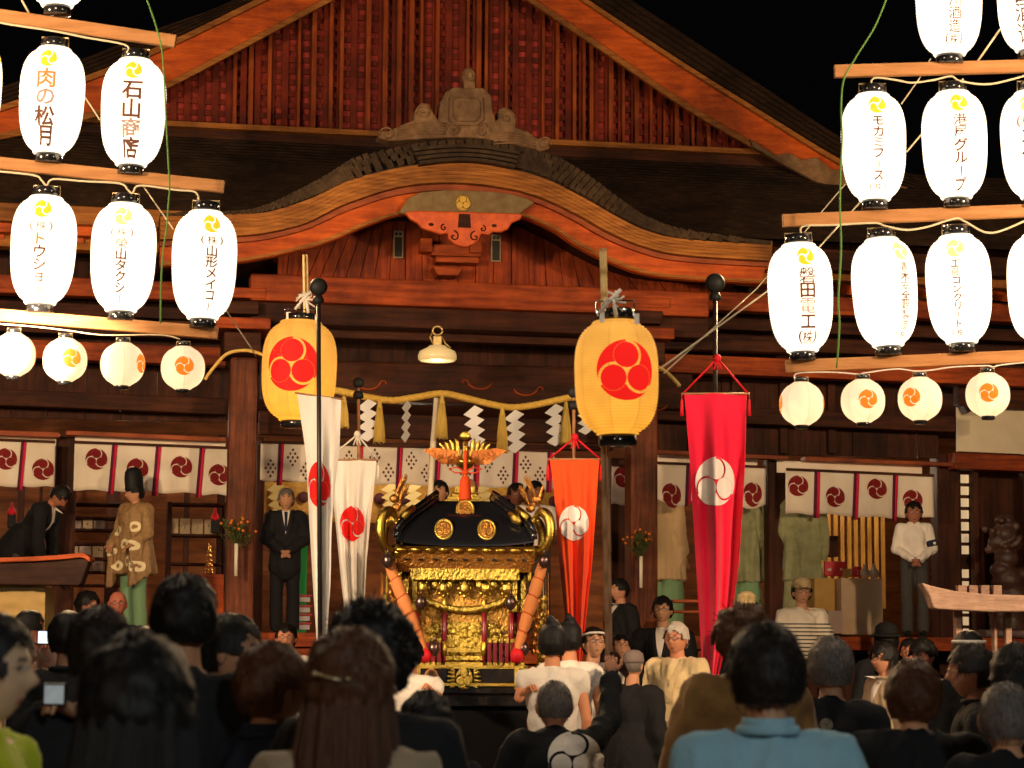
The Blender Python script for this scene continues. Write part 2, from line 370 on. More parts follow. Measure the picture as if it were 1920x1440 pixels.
m = M(); a = [p.lerp(q, .84) for p, q in zip(Fb, Bb)]; b = [p.lerp(q, .97) for p, q in zip(Fb, Bb)]; m.band(a, b, YK+.085, YK+.118); hb(m, 'porch_bead', TANW)
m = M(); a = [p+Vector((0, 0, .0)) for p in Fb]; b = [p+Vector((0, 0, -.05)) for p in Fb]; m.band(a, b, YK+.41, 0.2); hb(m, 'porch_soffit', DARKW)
# overlapping shingle ends standing along the curve
m = M(); rs = random.Random(3)
for i in range(2, N-2):
    for row in range(3):
        f = .16+row*.3; q = i+(row % 2)*.5; q0 = int(q); fr = q-q0
        p = T[q0].lerp(A[q0], f).lerp(T[q0+1].lerp(A[q0+1], f), fr); d = (T[q0+1]-T[q0]).normalized()
        w = (T[q0+1]-T[q0]).length*.46; h = max(.03, (T[q0]-A[q0]).length*.36); rot = Matrix.Rotation(.14*(1 if p.x > 0 else -1)+rs.uniform(-.10, .10)-atan2(d.z, d.x), 3, 'Y') @ Matrix.Rotation(-.12+rs.uniform(-.12, .12), 3, 'X'); w *= rs.uniform(.9, 1.04); h *= rs.uniform(.85, 1.08)
        m.box((p.x, YK-.05-.03*row+rs.uniform(-.004, .004), p.z), (w*2, .014, h), rot)
for k in range(4):                     # ridge courses in the middle
    a = B(775+k*4, 276+k*9, YK-.2); b = B(975-k*3, 282+k*9, YK-.2)
    pts = [(a.x+(b.x-a.x)*i/12, a.z+(b.z-a.z)*i/12+.06*sin(pi*i/12)) for i in range(13)]
    m.band([Vector((x, 0, z)) for x, z in pts], [Vector((x, 0, z-.035)) for x, z in pts], YK-.16-.02*k, YK+.1)
hb(m, 'shingles', SHING, label='ragged overlapping shingle ends along the curved gable')
# ridge-end ornament on top
yo = YK-.1
def po(lst, y): return [(B(x, yy, y).x, B(x, yy, y).z) for x, yy in lst]
base = [(708, 258), (713, 244), (726, 246), (752, 234), (776, 225), (779, 204), (790, 192), (804, 194), (812, 210), (822, 224), (826, 190), (836, 172), (852, 162), (866, 164), (908, 164), (922, 180), (924, 205), (930, 226), (936, 222), (934, 206), (944, 200), (962, 206), (970, 222), (966, 238), (990, 246), (1010, 262), (1032, 262), (1030, 280), (1014, 283), (985, 276), (940, 265), (900, 259), (860, 257), (810, 259), (760, 262), (730, 264)]
m = M(); m.prism(po(base, yo), yo, yo+.25); ro = hb(m, 'ridge_ornament', CARV, .02, label='carved ridge end with scrolled feet and round knob')
m = M(); pts = [(848, 190), (856, 185), (894, 186), (900, 194), (899, 222), (890, 230), (856, 229), (849, 220)]; m.prism(po(pts, yo), yo-.06, yo-.002); p2 = [(842, 182), (906, 182), (908, 226), (895, 236), (850, 236), (840, 224)]; m.prism(po(p2, yo), yo-.03, yo+.01)
m.build('boss', CARV, ro, .015)
m = M(); c = B(881, 141, yo); m.ball((c.x, yo+.08, c.z), (.085, .09, .105), 16); m.tube([(c.x+.045*cos(t), yo-.015, c.z+.055*sin(t)) for t in [i*pi/6 for i in range(13)]], .012, 6)
m.bb((c.x-.06, yo+.02, c.z-.2), (c.x+.06, yo+.15, c.z-.07)); m.build('knob', CARV, ro)
for cx, cyp, s in ((794, 212, 1), (950, 220, -1), (726, 252, 1), (1020, 270, -1), (850, 245, 1), (905, 246, -1)):
    m = M(); c = B(cx, cyp, yo); m.tube([(c.x+s*.012*t*cos(t*1.3), yo-.012, c.z+.012*t*sin(t*1.3)) for t in [i*.35 for i in range(22)]], .011, 5); m.build('scroll', CARV, ro)
for x0, x1, yy, s in ((745, 835, 240, 1), (925, 1005, 250, -1)):
    m = M()
    for k in range(5):
        pts = [B(x0+(x1-x0)*i/8, yy+(10 if s < 0 else -8)*(i/8 if s < 0 else i/8)+k*5-5*sin(pi*i/8), yo) for i in range(9)]
        m.tube([(p.x, yo-.008, p.z) for p in pts], .008, 5)
    m.build('carved_ripples', CARV, ro)
# crest plaque and carved pendant in the curved gable
m = M(); pl = [(748, 398), (765, 372), (790, 360), (838, 356), (900, 358), (950, 362), (988, 372), (1003, 380), (985, 392), (970, 405), (900, 402), (830, 400), (770, 404)]
m.prism(po(pl, YK), YK+.0, YK+.08); pq = hb(m, 'gable_plaque', mat('faded_grey_paint', (.27, .19, .08), .7, col2=(.2, .12, .05), nscale=8), .01)
c = B(868, 381, YK)
GOLDP = mat('gold_paint', (.65, .38, .05), .45, metal=.3)
m = M(); m.flat2(crest2d(.085), lambda u, v: (c.x+u, YK-.012, c.z+v)); m.build('crest', GOLDP, pq, solid=.01)
gy = [(757, 401), (775, 398), (870, 400), (960, 403), (977, 404), (974, 414), (958, 420), (950, 432), (938, 438), (922, 437), (914, 444), (900, 441), (895, 452), (884, 462), (872, 466), (862, 465), (848, 459), (838, 450), (838, 440), (824, 442), (806, 436), (790, 431), (780, 420), (768, 414)]
m = M(); m.prism(po(gy, YK), YK-.1, YK-.015); gp = hb(m, 'gable_pendant', mat('pendant_lacquer', (.85, .13, .012), .5, col2=(.62, .08, .01), nscale=9, bump=.3), .015, label='orange carved cloud pendant hanging in the curved gable')
for cx, cyp, s, r in ((848, 446, 1, .011), (888, 447, -1, .011), (830, 430, -1, .007), (902, 432, 1, .007)):
    m = M(); c = B(cx, cyp, YK); m.tube([(c.x+s*r*t*cos(t*1.2+1), YK-.104, c.z+r*t*sin(t*1.2+1)) for t in [i*.3 for i in range(20)]], .008, 5); m.build('carved_scroll', DARKW, gp)
for cx, cyp in ((806, 424), (924, 426)):
    m = M(); c = B(cx, cyp, YK); m.ball((c.x, YK-.1, c.z), (.03, .01, .02), 8); m.build('pierced_hole', DARKW, gp)
c = B(868, 420, YK); m = M(); m.prism([(c.x-.07, c.z-.06), (c.x+.07, c.z-.06), (c.x+.06, c.z+.09), (c.x-.06, c.z+.09)], YK-.115, YK-.101)
m.build('dark_block', DARKW, gp)
# wall behind the curved gable, with the block bracket and paper name tags
YT = -1.0
m = M(); top = Bc([(520, 470), (620, 440), (700, 400), (760, 380), (870, 375), (980, 385), (1060, 420), (1120, 470), (1240, 505), (1330, 520)], YT, 30); bot = Bc([(520, 530), (1330, 560)], YT, 30)
for i in range(30):
    m.band([top[i]+Vector((.006, 0, 0)), top[i+1]], [bot[i]+Vector((.006, 0, 0)), bot[i+1]], YT+(.015 if i % 2 else 0), YT+.1)
hb(m, 'tympanum_boards', WOODV, .004)
m = M()
for x0, x1, y0, y1, dy in ((784, 806, 452, 478, .22), (806, 898, 462, 486, .16), (812, 892, 486, 500, .24), (876, 898, 455, 480, .22)):
    a = B(x0, y0, YT); b = B(x1, y1, YT); m.bb((a.x, YT-dy, b.z), (b.x, YT-.001, a.z))
m.prism(po([(811, 500), (868, 502), (858, 518), (820, 517)], YT-.3), YT-.34, YT-.05)
hb(m, 'bracket_block', WOOD, .01)
for cx, cyp, tx in ((747, 458, '奉納'), (930, 465, '千社')):
    c = B(cx, cyp, YT-.03); m = M(); m.box((c.x, YT-.02, c.z), (.115, .012, .32)); t = hb(m, 'name_tag', mat('tag_paper', (.34, .26, .15), .8))
    m = M(); m.box((c.x, YT-.03, c.z-.03), (.085, .006, .23)); m.box((c.x-.022, YT-.03, c.z+.12), (.03, .006, .035)); m.box((c.x+.022, YT-.03, c.z+.12), (.03, .006, .035)); m.build('tag_ink', mat('ink', (.03, .025, .02), .6), t)
# ------------------------------------------------------------------ main porch beams
YPB = -1.15
beam_px('tie_beam', 470, 512, 1330, 548, 50, YPB-.28, .34, WOOD, .02, 46)
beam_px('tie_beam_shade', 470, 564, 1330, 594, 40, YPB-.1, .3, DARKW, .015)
beam_px('wall_beam', 300, 600, 1500, 640, 22, YPB+.35, .2, DARKW, .01)
beam_px('rainbow_beam', 490, 672, 1300, 694, 74, -.3, .3, DARKW, .03)
for cx, cyp, s in ((690, 700, 1), (900, 700, -1), (985, 712, 1), (1230, 740, -1), (560, 700, 1)):
    m = M(); c = B(cx, cyp, -.3); m.tube([(c.x+s*.14*cos(t), -.31, c.z-.10+.09*sin(t)) for t in [pi+.2+i*.27 for i in range(11)]], .012, 5)
    m.tube([(c.x+s*(.2+.02*t*cos(t)), -.31, c.z-.12+.02*t*sin(t)) for t in [i*.4 for i in range(10)]], .01, 5); hb(m, 'cloud_carving', WOOD)
c0 = B(490, 750, -.25); c1 = B(1300, 830, -.25)
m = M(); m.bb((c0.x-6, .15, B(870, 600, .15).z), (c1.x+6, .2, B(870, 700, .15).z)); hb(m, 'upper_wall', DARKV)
# pillars
FL = 1.80
def pillar(x0, x1, yb, ytop, mt=WOODP, name='pillar', base=True, z0=None):
    a = B(x0, 1000, yb); b = B(x1, 1000, yb); zt = B((x0+x1)/2, ytop, yb).z; m = M(); w = b.x-a.x
    m.bb((a.x, yb-w/2, z0 if z0 is not None else .25), (b.x, yb+w/2, zt)); o = hb(m, name, mt, .035)
    if base:
        m = M(); cx = (a.x+b.x)/2; m.lathe([(w*.95, 0), (w*.95, .12), (w*.8, .24)], (cx, yb, 0), 20); m.build('stone_base', STONE, o)
    return o
pillar(424, 476, -.9, 672, label if False else WOODP)
pillar(1176, 1228, -.9, 690)
for x0, x1 in ((100, 141), (478, 494), (1436, 1472), (1752, 1796)): pillar(x0, x1, .5, 820 if x0 < 900 else 850, DARKV)
for x0, x1 in ((1140, 1176), ): pillar(x0, x1, .5, 860, DARKV)
# pillar head: bracket noses and cross beams of the side bays
for x0, w, s in ((452, 40, -1), (1202, 40, 1)):
    for k, (dy, hh, ww) in enumerate(((545, 22, 44), (570, 26, 30), (600, 24, 52), (628, 40, 34))):
        if s > 0: dy += 18
        a = B(x0-ww, dy, -1.15); b = B(x0+ww, dy+hh, -1.15); m = M(); m.bb((a.x, -1.45, b.z), (b.x, -.6, a.z)); hb(m, 'bracket', WOOD if k % 2 == 0 else DARKW, .015)
for nm, y, h, mt, dy in (('side_beam', 520, 34, WOOD, -.55), ('side_beam', 568, 22, DARKW, -.3), ('side_beam', 600, 26, DARKW, -.35), ('side_beam', 640, 34, WOOD, -.45), ('side_beam', 735, 30, DARKW, -.1)):
    beam_px(nm, -250, y-16, 424, y+12, h, dy, .25, mt); beam_px(nm, 1228, y+22, 1792 if y > 700 else 2200, y+(45 if y > 700 else 62), h, dy, .25, mt)
for x0, x1 in ((-250, 424), (1228, 1760)):
    a = B(x0, 560, .3); b = B(x1, 840, .3); m = M(); k = 0; x = a.x
    zlo = B(x0, base_y(x0)+575 if x0 < 0 else 848, .3).z
    while x < b.x:
        m.bb((x+.005, .3+(.012 if k % 2 else 0), zlo), (min(x+.42, b.x), .36, a.z+1)); x += .42; k += 1
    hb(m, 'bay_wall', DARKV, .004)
for px in (1300, 1380, 1470, 1560): 
    a = B(px, 700, .2); m = M(); m.bb((a.x-.05, .2, B(px, 850, .2).z), (a.x+.05, .29, B(px, 560, .2).z)); hb(m, 'wall_post', DARKV, .01)
# red lit lintels above the curtains
beam_px('lintel', -250, 797, 112, 811, 9, .1, .2, REDL, .006); beam_px('lintel', 124, 807, 424, 820, 8, .1, .2, REDL, .006)
beam_px('lintel', 1228, 843, 1478, 855, 7, .1, .2, REDL, .006); beam_px('lintel', 1510, 856, 1800, 868, 7, .1, .2, REDL, .006); beam_px('lintel', 1800, 864, 2200, 880, 9, .1, .2, DARKW, .006)
beam_px('lintel', 486, 826, 1150, 836, 8, .35, .2, DARKW, .006)
beam_px('upper_wall_board', 486, 770, 1176, 790, 44, .4, .12, DARKW, .006)
# floor, steps, ceiling, back wall
xl = B(-300, 1000, 0).x; xr = B(2250, 1000, 0).x
m = M(); m.bb((xl, -.6, FL-.16), (xr, 6.4, FL)); hb(m, 'floor', WOOD, .01)
m = M(); m.bb((xl, .3, 0), (xr, .5, FL-.2)); hb(m, 'floor_skirt', DARKV)
xs0 = B(486, 1150, -.8).x; xs1 = B(1340, 1150, -.8).x
m = M()
for k in range(9):
    m.bb((xs0, -.62-.36*(k+1), .18*(8-k)+.02), (xs1, -.625-.36*k, .18*(9-k)-.02+.02))
hb(m, 'steps', WOOD, .01)
m = M(); m.bb((xl, 6.3, FL), (xr, 6.4, 6.2)); hb(m, 'back_wall', mat('inner_boards', (.30, .095, .022), .6, col2=(.15, .045, .012), scale=(.6, 4, 4), nscale=3))
m = M(); zc = B(870, 770, 3).z; m.bb((xl, .5, zc+.1), (xr, 6.3, zc+.2)); hb(m, 'hall_ceiling', DARKW)
# plaster panel, frame and lattice window at the far right
a = B(1797, 758, .2); b = B(2250, 846, .2); m = M(); m.prism(po([(1797, 758), (2250, 778), (2250, 866), (1797, 846)], .2), .2, .28); hb(m, 'plaster_panel', PLAST)
beam_px('panel_beam', 1790, 848, 2250, 868, 30, .05, .25, WOOD)
m = M(); m.prism(po([(1795, 720), (2200, 740), (2200, 775), (1830, 764), (1812, 776), (1804, 762), (1795, 760)], 0), -.05, .15); hb(m, 'curved_bracket', DARKW, .01)
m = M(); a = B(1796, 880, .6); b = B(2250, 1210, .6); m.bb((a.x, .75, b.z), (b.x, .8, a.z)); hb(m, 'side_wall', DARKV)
PX = [(1808, 890+i*22.2) for i in range(14)]; PANE = mat('lit_paper_pane', (.8, .66, .42), .7, emit=(1, .72, .42), estr=.36)
for x, y in PX:
    if 1040 < y < 1060: continue
    c = B(x, y+8, .5); m = M(); m.box((c.x, .5, c.z), (.112, .02, .105)); hb(m, 'window_pane', PANE)
m = M(); a = B(1796, 880, .54); b = B(1820, 1215, .54); m.bb((a.x, .53, b.z), (b.x, .60, a.z)); hb(m, 'window_frame', DARKV, .004)
for px in (1825, 1918): 
    a = B(px, 880, .3); m = M(); m.bb((a.x, .3, .3), (a.x+.07, .45, a.z)); hb(m, 'frame_post', DARKV, .01)
# ------------------------------------------------------------------ paper lanterns
def paper_mat(name, top, bot, s0, s1, h, base=(.8, .74, .62), ribs=0, seams=8):   # glowing paper: the bulb hangs low in it, so the foot glows stronger
    m = bpy.data.materials.new(name); m.use_nodes = True; nt = m.node_tree; Nn = nt.nodes; L = nt.links; b = Nn['Principled BSDF']
    b.inputs['Base Color'].default_value = (*base, 1); b.inputs['Roughness'].default_value = .8
    tc = Nn.new('ShaderNodeTexCoord'); sp = Nn.new('ShaderNodeSeparateXYZ'); L.new(tc.outputs['Object'], sp.inputs[0])
    mr = Nn.new('ShaderNodeMapRange'); mr.inputs[1].default_value = -h; mr.inputs[2].default_value = h; L.new(sp.outputs[2], mr.inputs[0])
    cr = Nn.new('ShaderNodeValToRGB'); cr.color_ramp.elements[0].color = (*bot, 1); cr.color_ramp.elements[1].color = (*top, 1); cr.color_ramp.elements[1].position = .75
    L.new(mr.outputs[0], cr.inputs[0]); L.new(cr.outputs[0], b.inputs['Emission Color'])
    ms = Nn.new('ShaderNodeMapRange'); ms.inputs[1].default_value = -h; ms.inputs[2].default_value = h; ms.inputs[3].default_value = s0; ms.inputs[4].default_value = s1
    L.new(sp.outputs[2], ms.inputs[0])
    if ribs:                          # bamboo hoops and pasted paper gores show as darker lines against the light
        def mt_(op, a, b_):
            n = Nn.new('ShaderNodeMath'); n.operation = op
            for i, q_ in enumerate((a, b_)):
                if isinstance(q_, (int, float)): n.inputs[i].default_value = q_
                else: L.new(q_, n.inputs[i])
            return n.outputs[0]
        fr = mt_('FRACT', mt_('MULTIPLY', sp.outputs[2], ribs), 0); hoop = mt_('MULTIPLY', mt_('LESS_THAN', fr, .28), .20)
        an = mt_('MULTIPLY', mt_('ARCTAN2', sp.outputs[1], sp.outputs[0]), seams/(2*pi)); f2 = mt_('FRACT', mt_('ADD', an, 50.3), 0); seam = mt_('MULTIPLY', mt_('LESS_THAN', f2, .035), .28)
        gore = mt_('MULTIPLY', mt_('SINE', mt_('MULTIPLY', mt_('FLOOR', mt_('ADD', an, 50.3), 0), 2.4), 0), .07)
        nz = Nn.new('ShaderNodeTexNoise'); nz.inputs['Scale'].default_value = 9; L.new(tc.outputs['Object'], nz.inputs['Vector'])
        k_ = mt_('SUBTRACT', mt_('SUBTRACT', mt_('ADD', mt_('ADD', 1.0, gore), mt_('MULTIPLY', mt_('SUBTRACT', nz.outputs['Fac'], .5), .5)), hoop), seam)
        L.new(mt_('MULTIPLY', ms.outputs[0], k_), b.inputs['Emission Strength'])
    else: L.new(ms.outputs[0], b.inputs['Emission Strength'])
    MATS[name] = m; return m
BIGP = paper_mat('bright_lantern_paper', (1, .84, .62), (1, .86, .64), 1.8, 1.62, .35)
SMALLP = paper_mat('small_lantern_paper', (1, .62, .38), (1, .70, .36), 1.45, .86, .12, (.45, .38, .26), 200, 6)
ORP = paper_mat('orange_lantern_paper', (1, .47, .07), (1, .39, .025), 1.15, .66, .42, (.38, .14, .02), 72, 8)
BLK = mat('black_lacquer', (.012, .011, .011), .18, coat=.5)
WIRE = mat('wire_metal', (.5, .38, .2), .4, metal=.8)
def inkm(name, c, s): return mat(name, (c[0]*.4, c[1]*.4, c[2]*.4), .7, emit=c, estr=s)
INK_Y = inkm('glowing_yellow_ink', (1, .55, .02), 1.0); INK_YG = inkm('glowing_lime_ink', (.80, .95, .25), 1.0); INK_B = inkm('glowing_brown_ink', (.17, .055, .03), .8)
INK_R = inkm('glowing_orange_ink', (.95, .22, .06), .9); INK_F = inkm('washed_out_ink', (.46, .26, .19), .9); INK_O = inkm('glowing_crest_ink', (1, .20, .01), .95)  # the pale ink paints characters washed out by lantern glare
INK_RED = inkm('glowing_red_ink', (.85, .012, .008), .95)
def rprof(h, r, top, bot, n=26, sq=2.6, taper=0.0):
    out = []
    for i in range(n+1):
        t = -1+2*i/n; q = (1-abs(t)**sq)**(1/sq) if abs(t) < 1 else 0
        end = bot if t < 0 else top
        rr = max(end, r*q*(1+taper*t)) if abs(t) > .8 else r*q*(1+taper*t)
        out.append((rr, t*h))
    return out
def prof_r(prof, z):
    for (r0, z0), (r1, z1) in zip(prof, prof[1:]):
        if z0 <= z <= z1: return r0+(r1-r0)*(z-z0)/(z1-z0+1e-9)
    return prof[0][0]
_lc = [0]
def lantern(px, py, D, h, r, label, cat_='lantern', group=None, kind='big', text=None, crest_az=0, tilt=0, taper=.06, inks=None, crest=None, size=None):
    """px,py = centre of the paper body in the photo; h,r half height / radius in metres"""
    c = P(px, py, D); rnd = random.Random(_lc[0]); _lc[0] += 1
    t = empty('paper_lantern', c, label, 'lantern', group, rz=0); t.rotation_euler = (0, tilt, 0)
    top, bot = (.5*r, .48*r)
    if kind == 'small': prof = rprof(h, r, .36*r, .36*r, 20, 2.25, 0)
    elif kind == 'orange': prof = rprof(h, r, .55*r, .5*r, 44, 3.0, .02)
    else: prof = rprof(h, r, top, bot, 34, 2.9, taper)
    fine = []                                # bamboo-hoop ribbing
    nn = {'small': 26, 'orange': 46, 'big': 40}[kind]; am = {'small': .0012, 'orange': .0045, 'big': .0018}[kind]
    for i in range(nn*2+1):
        z = -h+2*h*i/(nn*2); fine.append((prof_r(prof, z)+(am if i % 2 else -am), z))
    m = M(); m.lathe(fine, (0, 0, 0), 48); body = m.build('paper_shade', {'small': SMALLP, 'orange': ORP, 'big': BIGP}[kind], t)
    capr = .42*r if kind != 'small' else .3*r
    if kind == 'orange': capr = .46*r
    m = M(); m.lathe([(capr, h-.01), (capr*1.02, h+.055 if kind != 'small' else h+.025), (capr*.9, h+.06 if kind != 'small' else h+.03), (capr*.85, h-.02)], n=24); m.build('top_ring', BLK, t)
    m = M(); m.lathe([(capr*.95, -h-.055 if kind != 'small' else -h-.022), (capr, -h-.05 if kind != 'small' else -h-.02), (capr, -h+.01), (capr*.8, -h+.015)], n=24); m.build('bottom_ring', BLK, t)
    hr = .07 if kind == 'big' else (.03 if kind == 'small' else .1)
    m = M(); m.tube([(-capr, 0, h-.005), (-capr, 0, h+hr), (capr, 0, h+hr), (capr, 0, h-.005)], .0045, 6); m.build('handle', WIRE if kind != 'orange' else BLK, t)
    az0 = -pi/2+crest_az
    def S(u, v, off=.0035):
        rr = max(.05, prof_r(prof, v))+off; a = az0+u/max(r, .01); return ((rr)*cos(a), (rr)*sin(a), v)
    if kind == 'big':
        cr_ = size or .058; cz = h*.70; m = M(); m.flat2(crest2d(cr_, .12, .5, .37), lambda u, v: S(u, v+cz)); m.build('crest', crest or INK_Y, t, fixn=False)
        if text:
            chars = list(text); units = []
            for k, s_ in enumerate(chars): units.append(s_)
            z0 = cz-cr_-.015; avail = z0+h*.93; step = avail/len(units); fs = min(.125, step*1.1)
            groups = {}
            for k, s_ in enumerate(units):
                vs, fs_, w, hh = glyph(s_) if s_ != 'ー' else ([(-.045, -.36), (.05, -.36), (.055, -.12), (.06, .12), (.02, .38), (-.06, .34), (-.05, .12), (-.05, -.12)], [(0, 1, 2, 7), (7, 2, 3, 6), (6, 3, 4, 5)], .1, .8)
                if not vs: continue
                ink = (inks or {}).get(k, INK_B); m = M(); groups[k] = (m, ink)
                sc = fs; cyz = z0-step*(k+.5)
                if s_ in '()': pass
                if s_ == '株': # the bracketed abbreviation mark
                    sc = fs*.8
                    for br, xo in (('(', -.055), (')', .055)):
                        bv, bf, _, _ = glyph(br); m.flat2((bv, bf), lambda u, v, xo=xo: S(u*fs*.9+xo, v*fs*.75+cyz, .010))
                m.flat2((vs, fs_), lambda u, v: S(u*sc, v*sc+cyz, .010))
            for nm, (m, ink) in groups.items(): m.build('lettering', ink, t, fixn=False)
    elif kind == 'small':
        for k in range(2):
            a_ = k*pi; m = M(); m.flat2(crest2d(r*.44, .10, .5, .42), lambda u, v: (lambda q: Matrix.Rotation(a_, 3, 'Z') @ Vector(q))(S(u, v+.0))); m.build('crest', INK_O, t, fixn=False)
    else:
        for k in range(2):
            m = M(); m.flat2(crest2d(r*.735, .085, .5, .425, seg=24), lambda u, v: (lambda q: Matrix.Rotation(k*pi, 3, 'Z') @ Vector(q))(S(u, v+h*.06, .005))); m.build('crest', INK_RED, t, fixn=False)
    return t
DL = 14.0
SB = pxm(DL)      # px per metre there
# right and left racks: cross bars
BARW = mat('new_pine_bar', (.42, .19, .065), .6, col2=(.30, .13, .04), scale=(.8, 8, 8), nscale=4, bump=.2)
def bar(x0, y0, x1, y1, D0, D1, hpx, label):
    a = P(x0, y0+hpx/2, D0); b = P(x1, y1+hpx/2, D1); m = M(); hh = hpx/pxm(D0)
    mid = (a+b)/2; m.beam(a-mid, b-mid, .045, hh)
    o = m.build('lantern_bar', BARW, None, .004); o.location = mid; tag(o, label, 'wooden bar', 'wooden bars carrying the lanterns'); return o
bar(-160, -6, 330, 66, 14.0, 14.0, 24, 'highest wooden bar at the left, above the two upper white lanterns')
bar(-160, 278, 420, 339, 14.0, 14.0, 23, 'middle wooden bar at the left, above the row of three white lanterns')
bar(-160, 566, 408, 613, 14.0, 14.0, 23, 'lowest wooden bar at the left, above the small round lanterns')
bar(1564, 122, 2080, 108, 14.0, 14.0, 24, 'highest wooden bar at the right, under the cut-off pair of lanterns')
bar(1467, 402, 2080, 377, 14.0, 14.0, 24, 'middle wooden bar at the right, above the row of three white lanterns')
bar(1473, 676, 2080, 650, 14.0, 14.0, 23, 'lowest wooden bar at the right, above the small round lanterns')
GB = 'tall white paper lanterns on the racks'
hB, rB = 103/SB, 62.5/SB
Y, YG_, Bk, R_, Fd = INK_Y, INK_YG, INK_B, INK_R, INK_F
spec = [
 (97, 190, '肉の松月', 0, Y, {0: R_, 1: Fd}, 'tall white lantern whose top character is red-orange, upper row at the left', .03),
 (250, 212, '石山商店', .1, Y, {2: Fd}, 'tall white lantern with four brown characters, right-hand one of the upper left row', .02),
 (81, 470, '株トウショー', .1, Y, {0: Fd, 1: R_}, 'tall white lantern with bracketed sign above five kana, left end of the lower left row', .03),
 (231, 484, '株榮山タクシー', .1, YG_, {0: Fd, 1: Fd}, 'tall white lantern with pale lime crest, middle of the lower left row', .02),
 (383, 498, '株山形メイコー', .35, Y, {0: Bk}, 'tall white lantern at the right end of the lower left row, lettering off centre', .01),
 (1638, 277, 'モカミフース株', 0, Y, {2: Fd, 6: Fd}, 'tall white lantern with kana and a faint bracketed mark, left end of upper right row', -.01),
 (1790, 273, '港屋グループ', 0, Y, {}, 'tall white lantern with two kanji over four kana, middle of the upper right row', -.02),
 (1938, 272, '株スペリア', -.35, YG_, {0: Fd}, 'tall white lantern cut by the right edge, upper right row', -.03),
 (1501, 559, '磐田電工株', .1, Y, {2: Fd}, 'tall white lantern with four kanji and bracketed mark, left end of lower right row', -.03),
 (1659, 549, '青木安全靴製造株', .5, YG_, {}, 'tall white lantern with the longest kanji column at its right side, lower right row', -.05),
 (1798, 543, '工藤コンクリート株', -.25, YG_, {1: Fd}, 'tall white lantern with lettering left of its middle, lower right row', -.04),
]
for px, py, tx, az, cr_, inks, lab, tl in spec:
    lantern(px, py, DL, hB, rB*.97, lab, group=GB, text=tx, crest_az=az, tilt=tl, crest=cr_, inks=inks)
lantern(1952, 540, DL, hB, rB, 'tall white lantern mostly outside the right edge, lower right row', group=GB, crest_az=1.5)
lantern(-60, 170, DL, hB, rB, 'sliver of a tall white lantern at the left edge, upper left row', group=GB, crest_az=1.5)
lantern(110, -85, DL, hB, rB, 'white lantern cut by the top edge at the left, only its foot showing', group=GB, crest_az=1.5)
lantern(1779, 6, DL, hB, rB, 'tall white lantern cut by the top edge, left one above the highest right bar', group=GB, text='最上川酒造株')
lantern(1932, -2, DL, hB, rB, 'tall white lantern cut by the top right corner of the picture', group=GB, text='和田酒造', crest_az=-.4)
GS = 'small round lanterns in the bottom rows'
for px, py, az, lab in ((25, 665, -1.15, 'small round lantern at the left edge, crest turned half away'), (122, 675, .5, 'small round lantern with orange crest facing right, second from the left edge'),
        (230, 683, 1.25, 'small round lantern whose crest only shows at its right rim'), (343, 690, .2, 'small round lantern nearest the bamboo-hung orange lantern at the left'),
        (1503, 757, 1.57, 'small round lantern with slivers of crest at both rims, left end of the right row'), (1618, 752, .1, 'small round lantern with centred orange crest, second in the right row'),
        (1725, 748, -.6, 'small round lantern with crest turned to the left, third in the right row'), (1852, 740, -.15, 'small round lantern hanging highest, nearest the right edge')):
    lantern(px, py, 13.9, .128, .13, lab, group=GS, kind='small', crest_az=az)
GO = 'large orange lanterns on bamboo poles'
sO = pxm(19.4); lantern(561, 696, 19.4, 95/sO, 70/sO, 'large orange lantern with red crest behind the black pole, left of the hall centre', group=GO, kind='orange', crest_az=-.12, tilt=.02)
sO = pxm(11.2); lantern(1156, 709, 11.2, 108/sO, 78/sO, 'large orange lantern with red crest, hanging on the bamboo pole right of the rope', group=GO, kind='orange', crest_az=.2, tilt=-.02)
PAPW = mat('white_paper', (.82, .78, .72), .8)
for px, py, D, s in ((541, 595, 19.3, 1), (595, 600, 19.3, 1), (1129, 595, 11.1, 1), (1194, 598, 11.1, 1)):
    c = P(px, py, D); m = M(); m.box((0, 0, 0), (.036*D/17.5, .01, .08*D/17.5)); o = m.build('paper_slip', PAPW, None); o.location = c
    tag(o, {541: 'small white slip left of the ring on the left orange lantern', 595: 'small white slip right of the ring on the left orange lantern', 1129: 'small white slip left of the ring on the right orange lantern', 1194: 'small white slip right of the ring on the right orange lantern'}[px], 'paper slip', 'white slips on the orange lanterns')
# ------------------------------------------------------------------ cables and cords
CORD = mat('cream_cord', (.62, .50, .32), .7); GREEN = mat('green_string', (.10, .22, .045), .7); ROPEY = mat('yellow_rope', (.62, .40, .10), .7); WCORD = mat('white_cord', (.75, .68, .58), .7)
def line(name, pts, D, r, mt, label, cat_='cord', group=None, n=24, smooth_=True):
    pp = cat([(a, b) for a, b in pts], n) if len(pts) > 2 and smooth_ else pts
    DD = D if callable(D) else (lambda t: D)
    w = [P(x, y, DD(i/(len(pp)-1))) for i, (x, y) in enumerate(pp)]; c = w[0].copy(); m = M(); m.tube([p-c for p in w], r, 6)
    o = m.build(name, mt); o.location = c; return tag(o, label, cat_, group)
line('power_cable', [(-40, 34), (20, 46), (100, 58), (160, 70), (235, 84), (238, 100)], 13.93, .006, CORD, 'cream cable clinging under the highest left bar', 'cable')
line('power_cable', [(-40, 318), (60, 328), (78, 338), (88, 348), (100, 336), (160, 340), (225, 344), (240, 356), (249, 362), (262, 348), (330, 356), (366, 360), (373, 376)], 13.93, .006, CORD, 'cream cable looping under the middle left bar', 'cable', n=60)
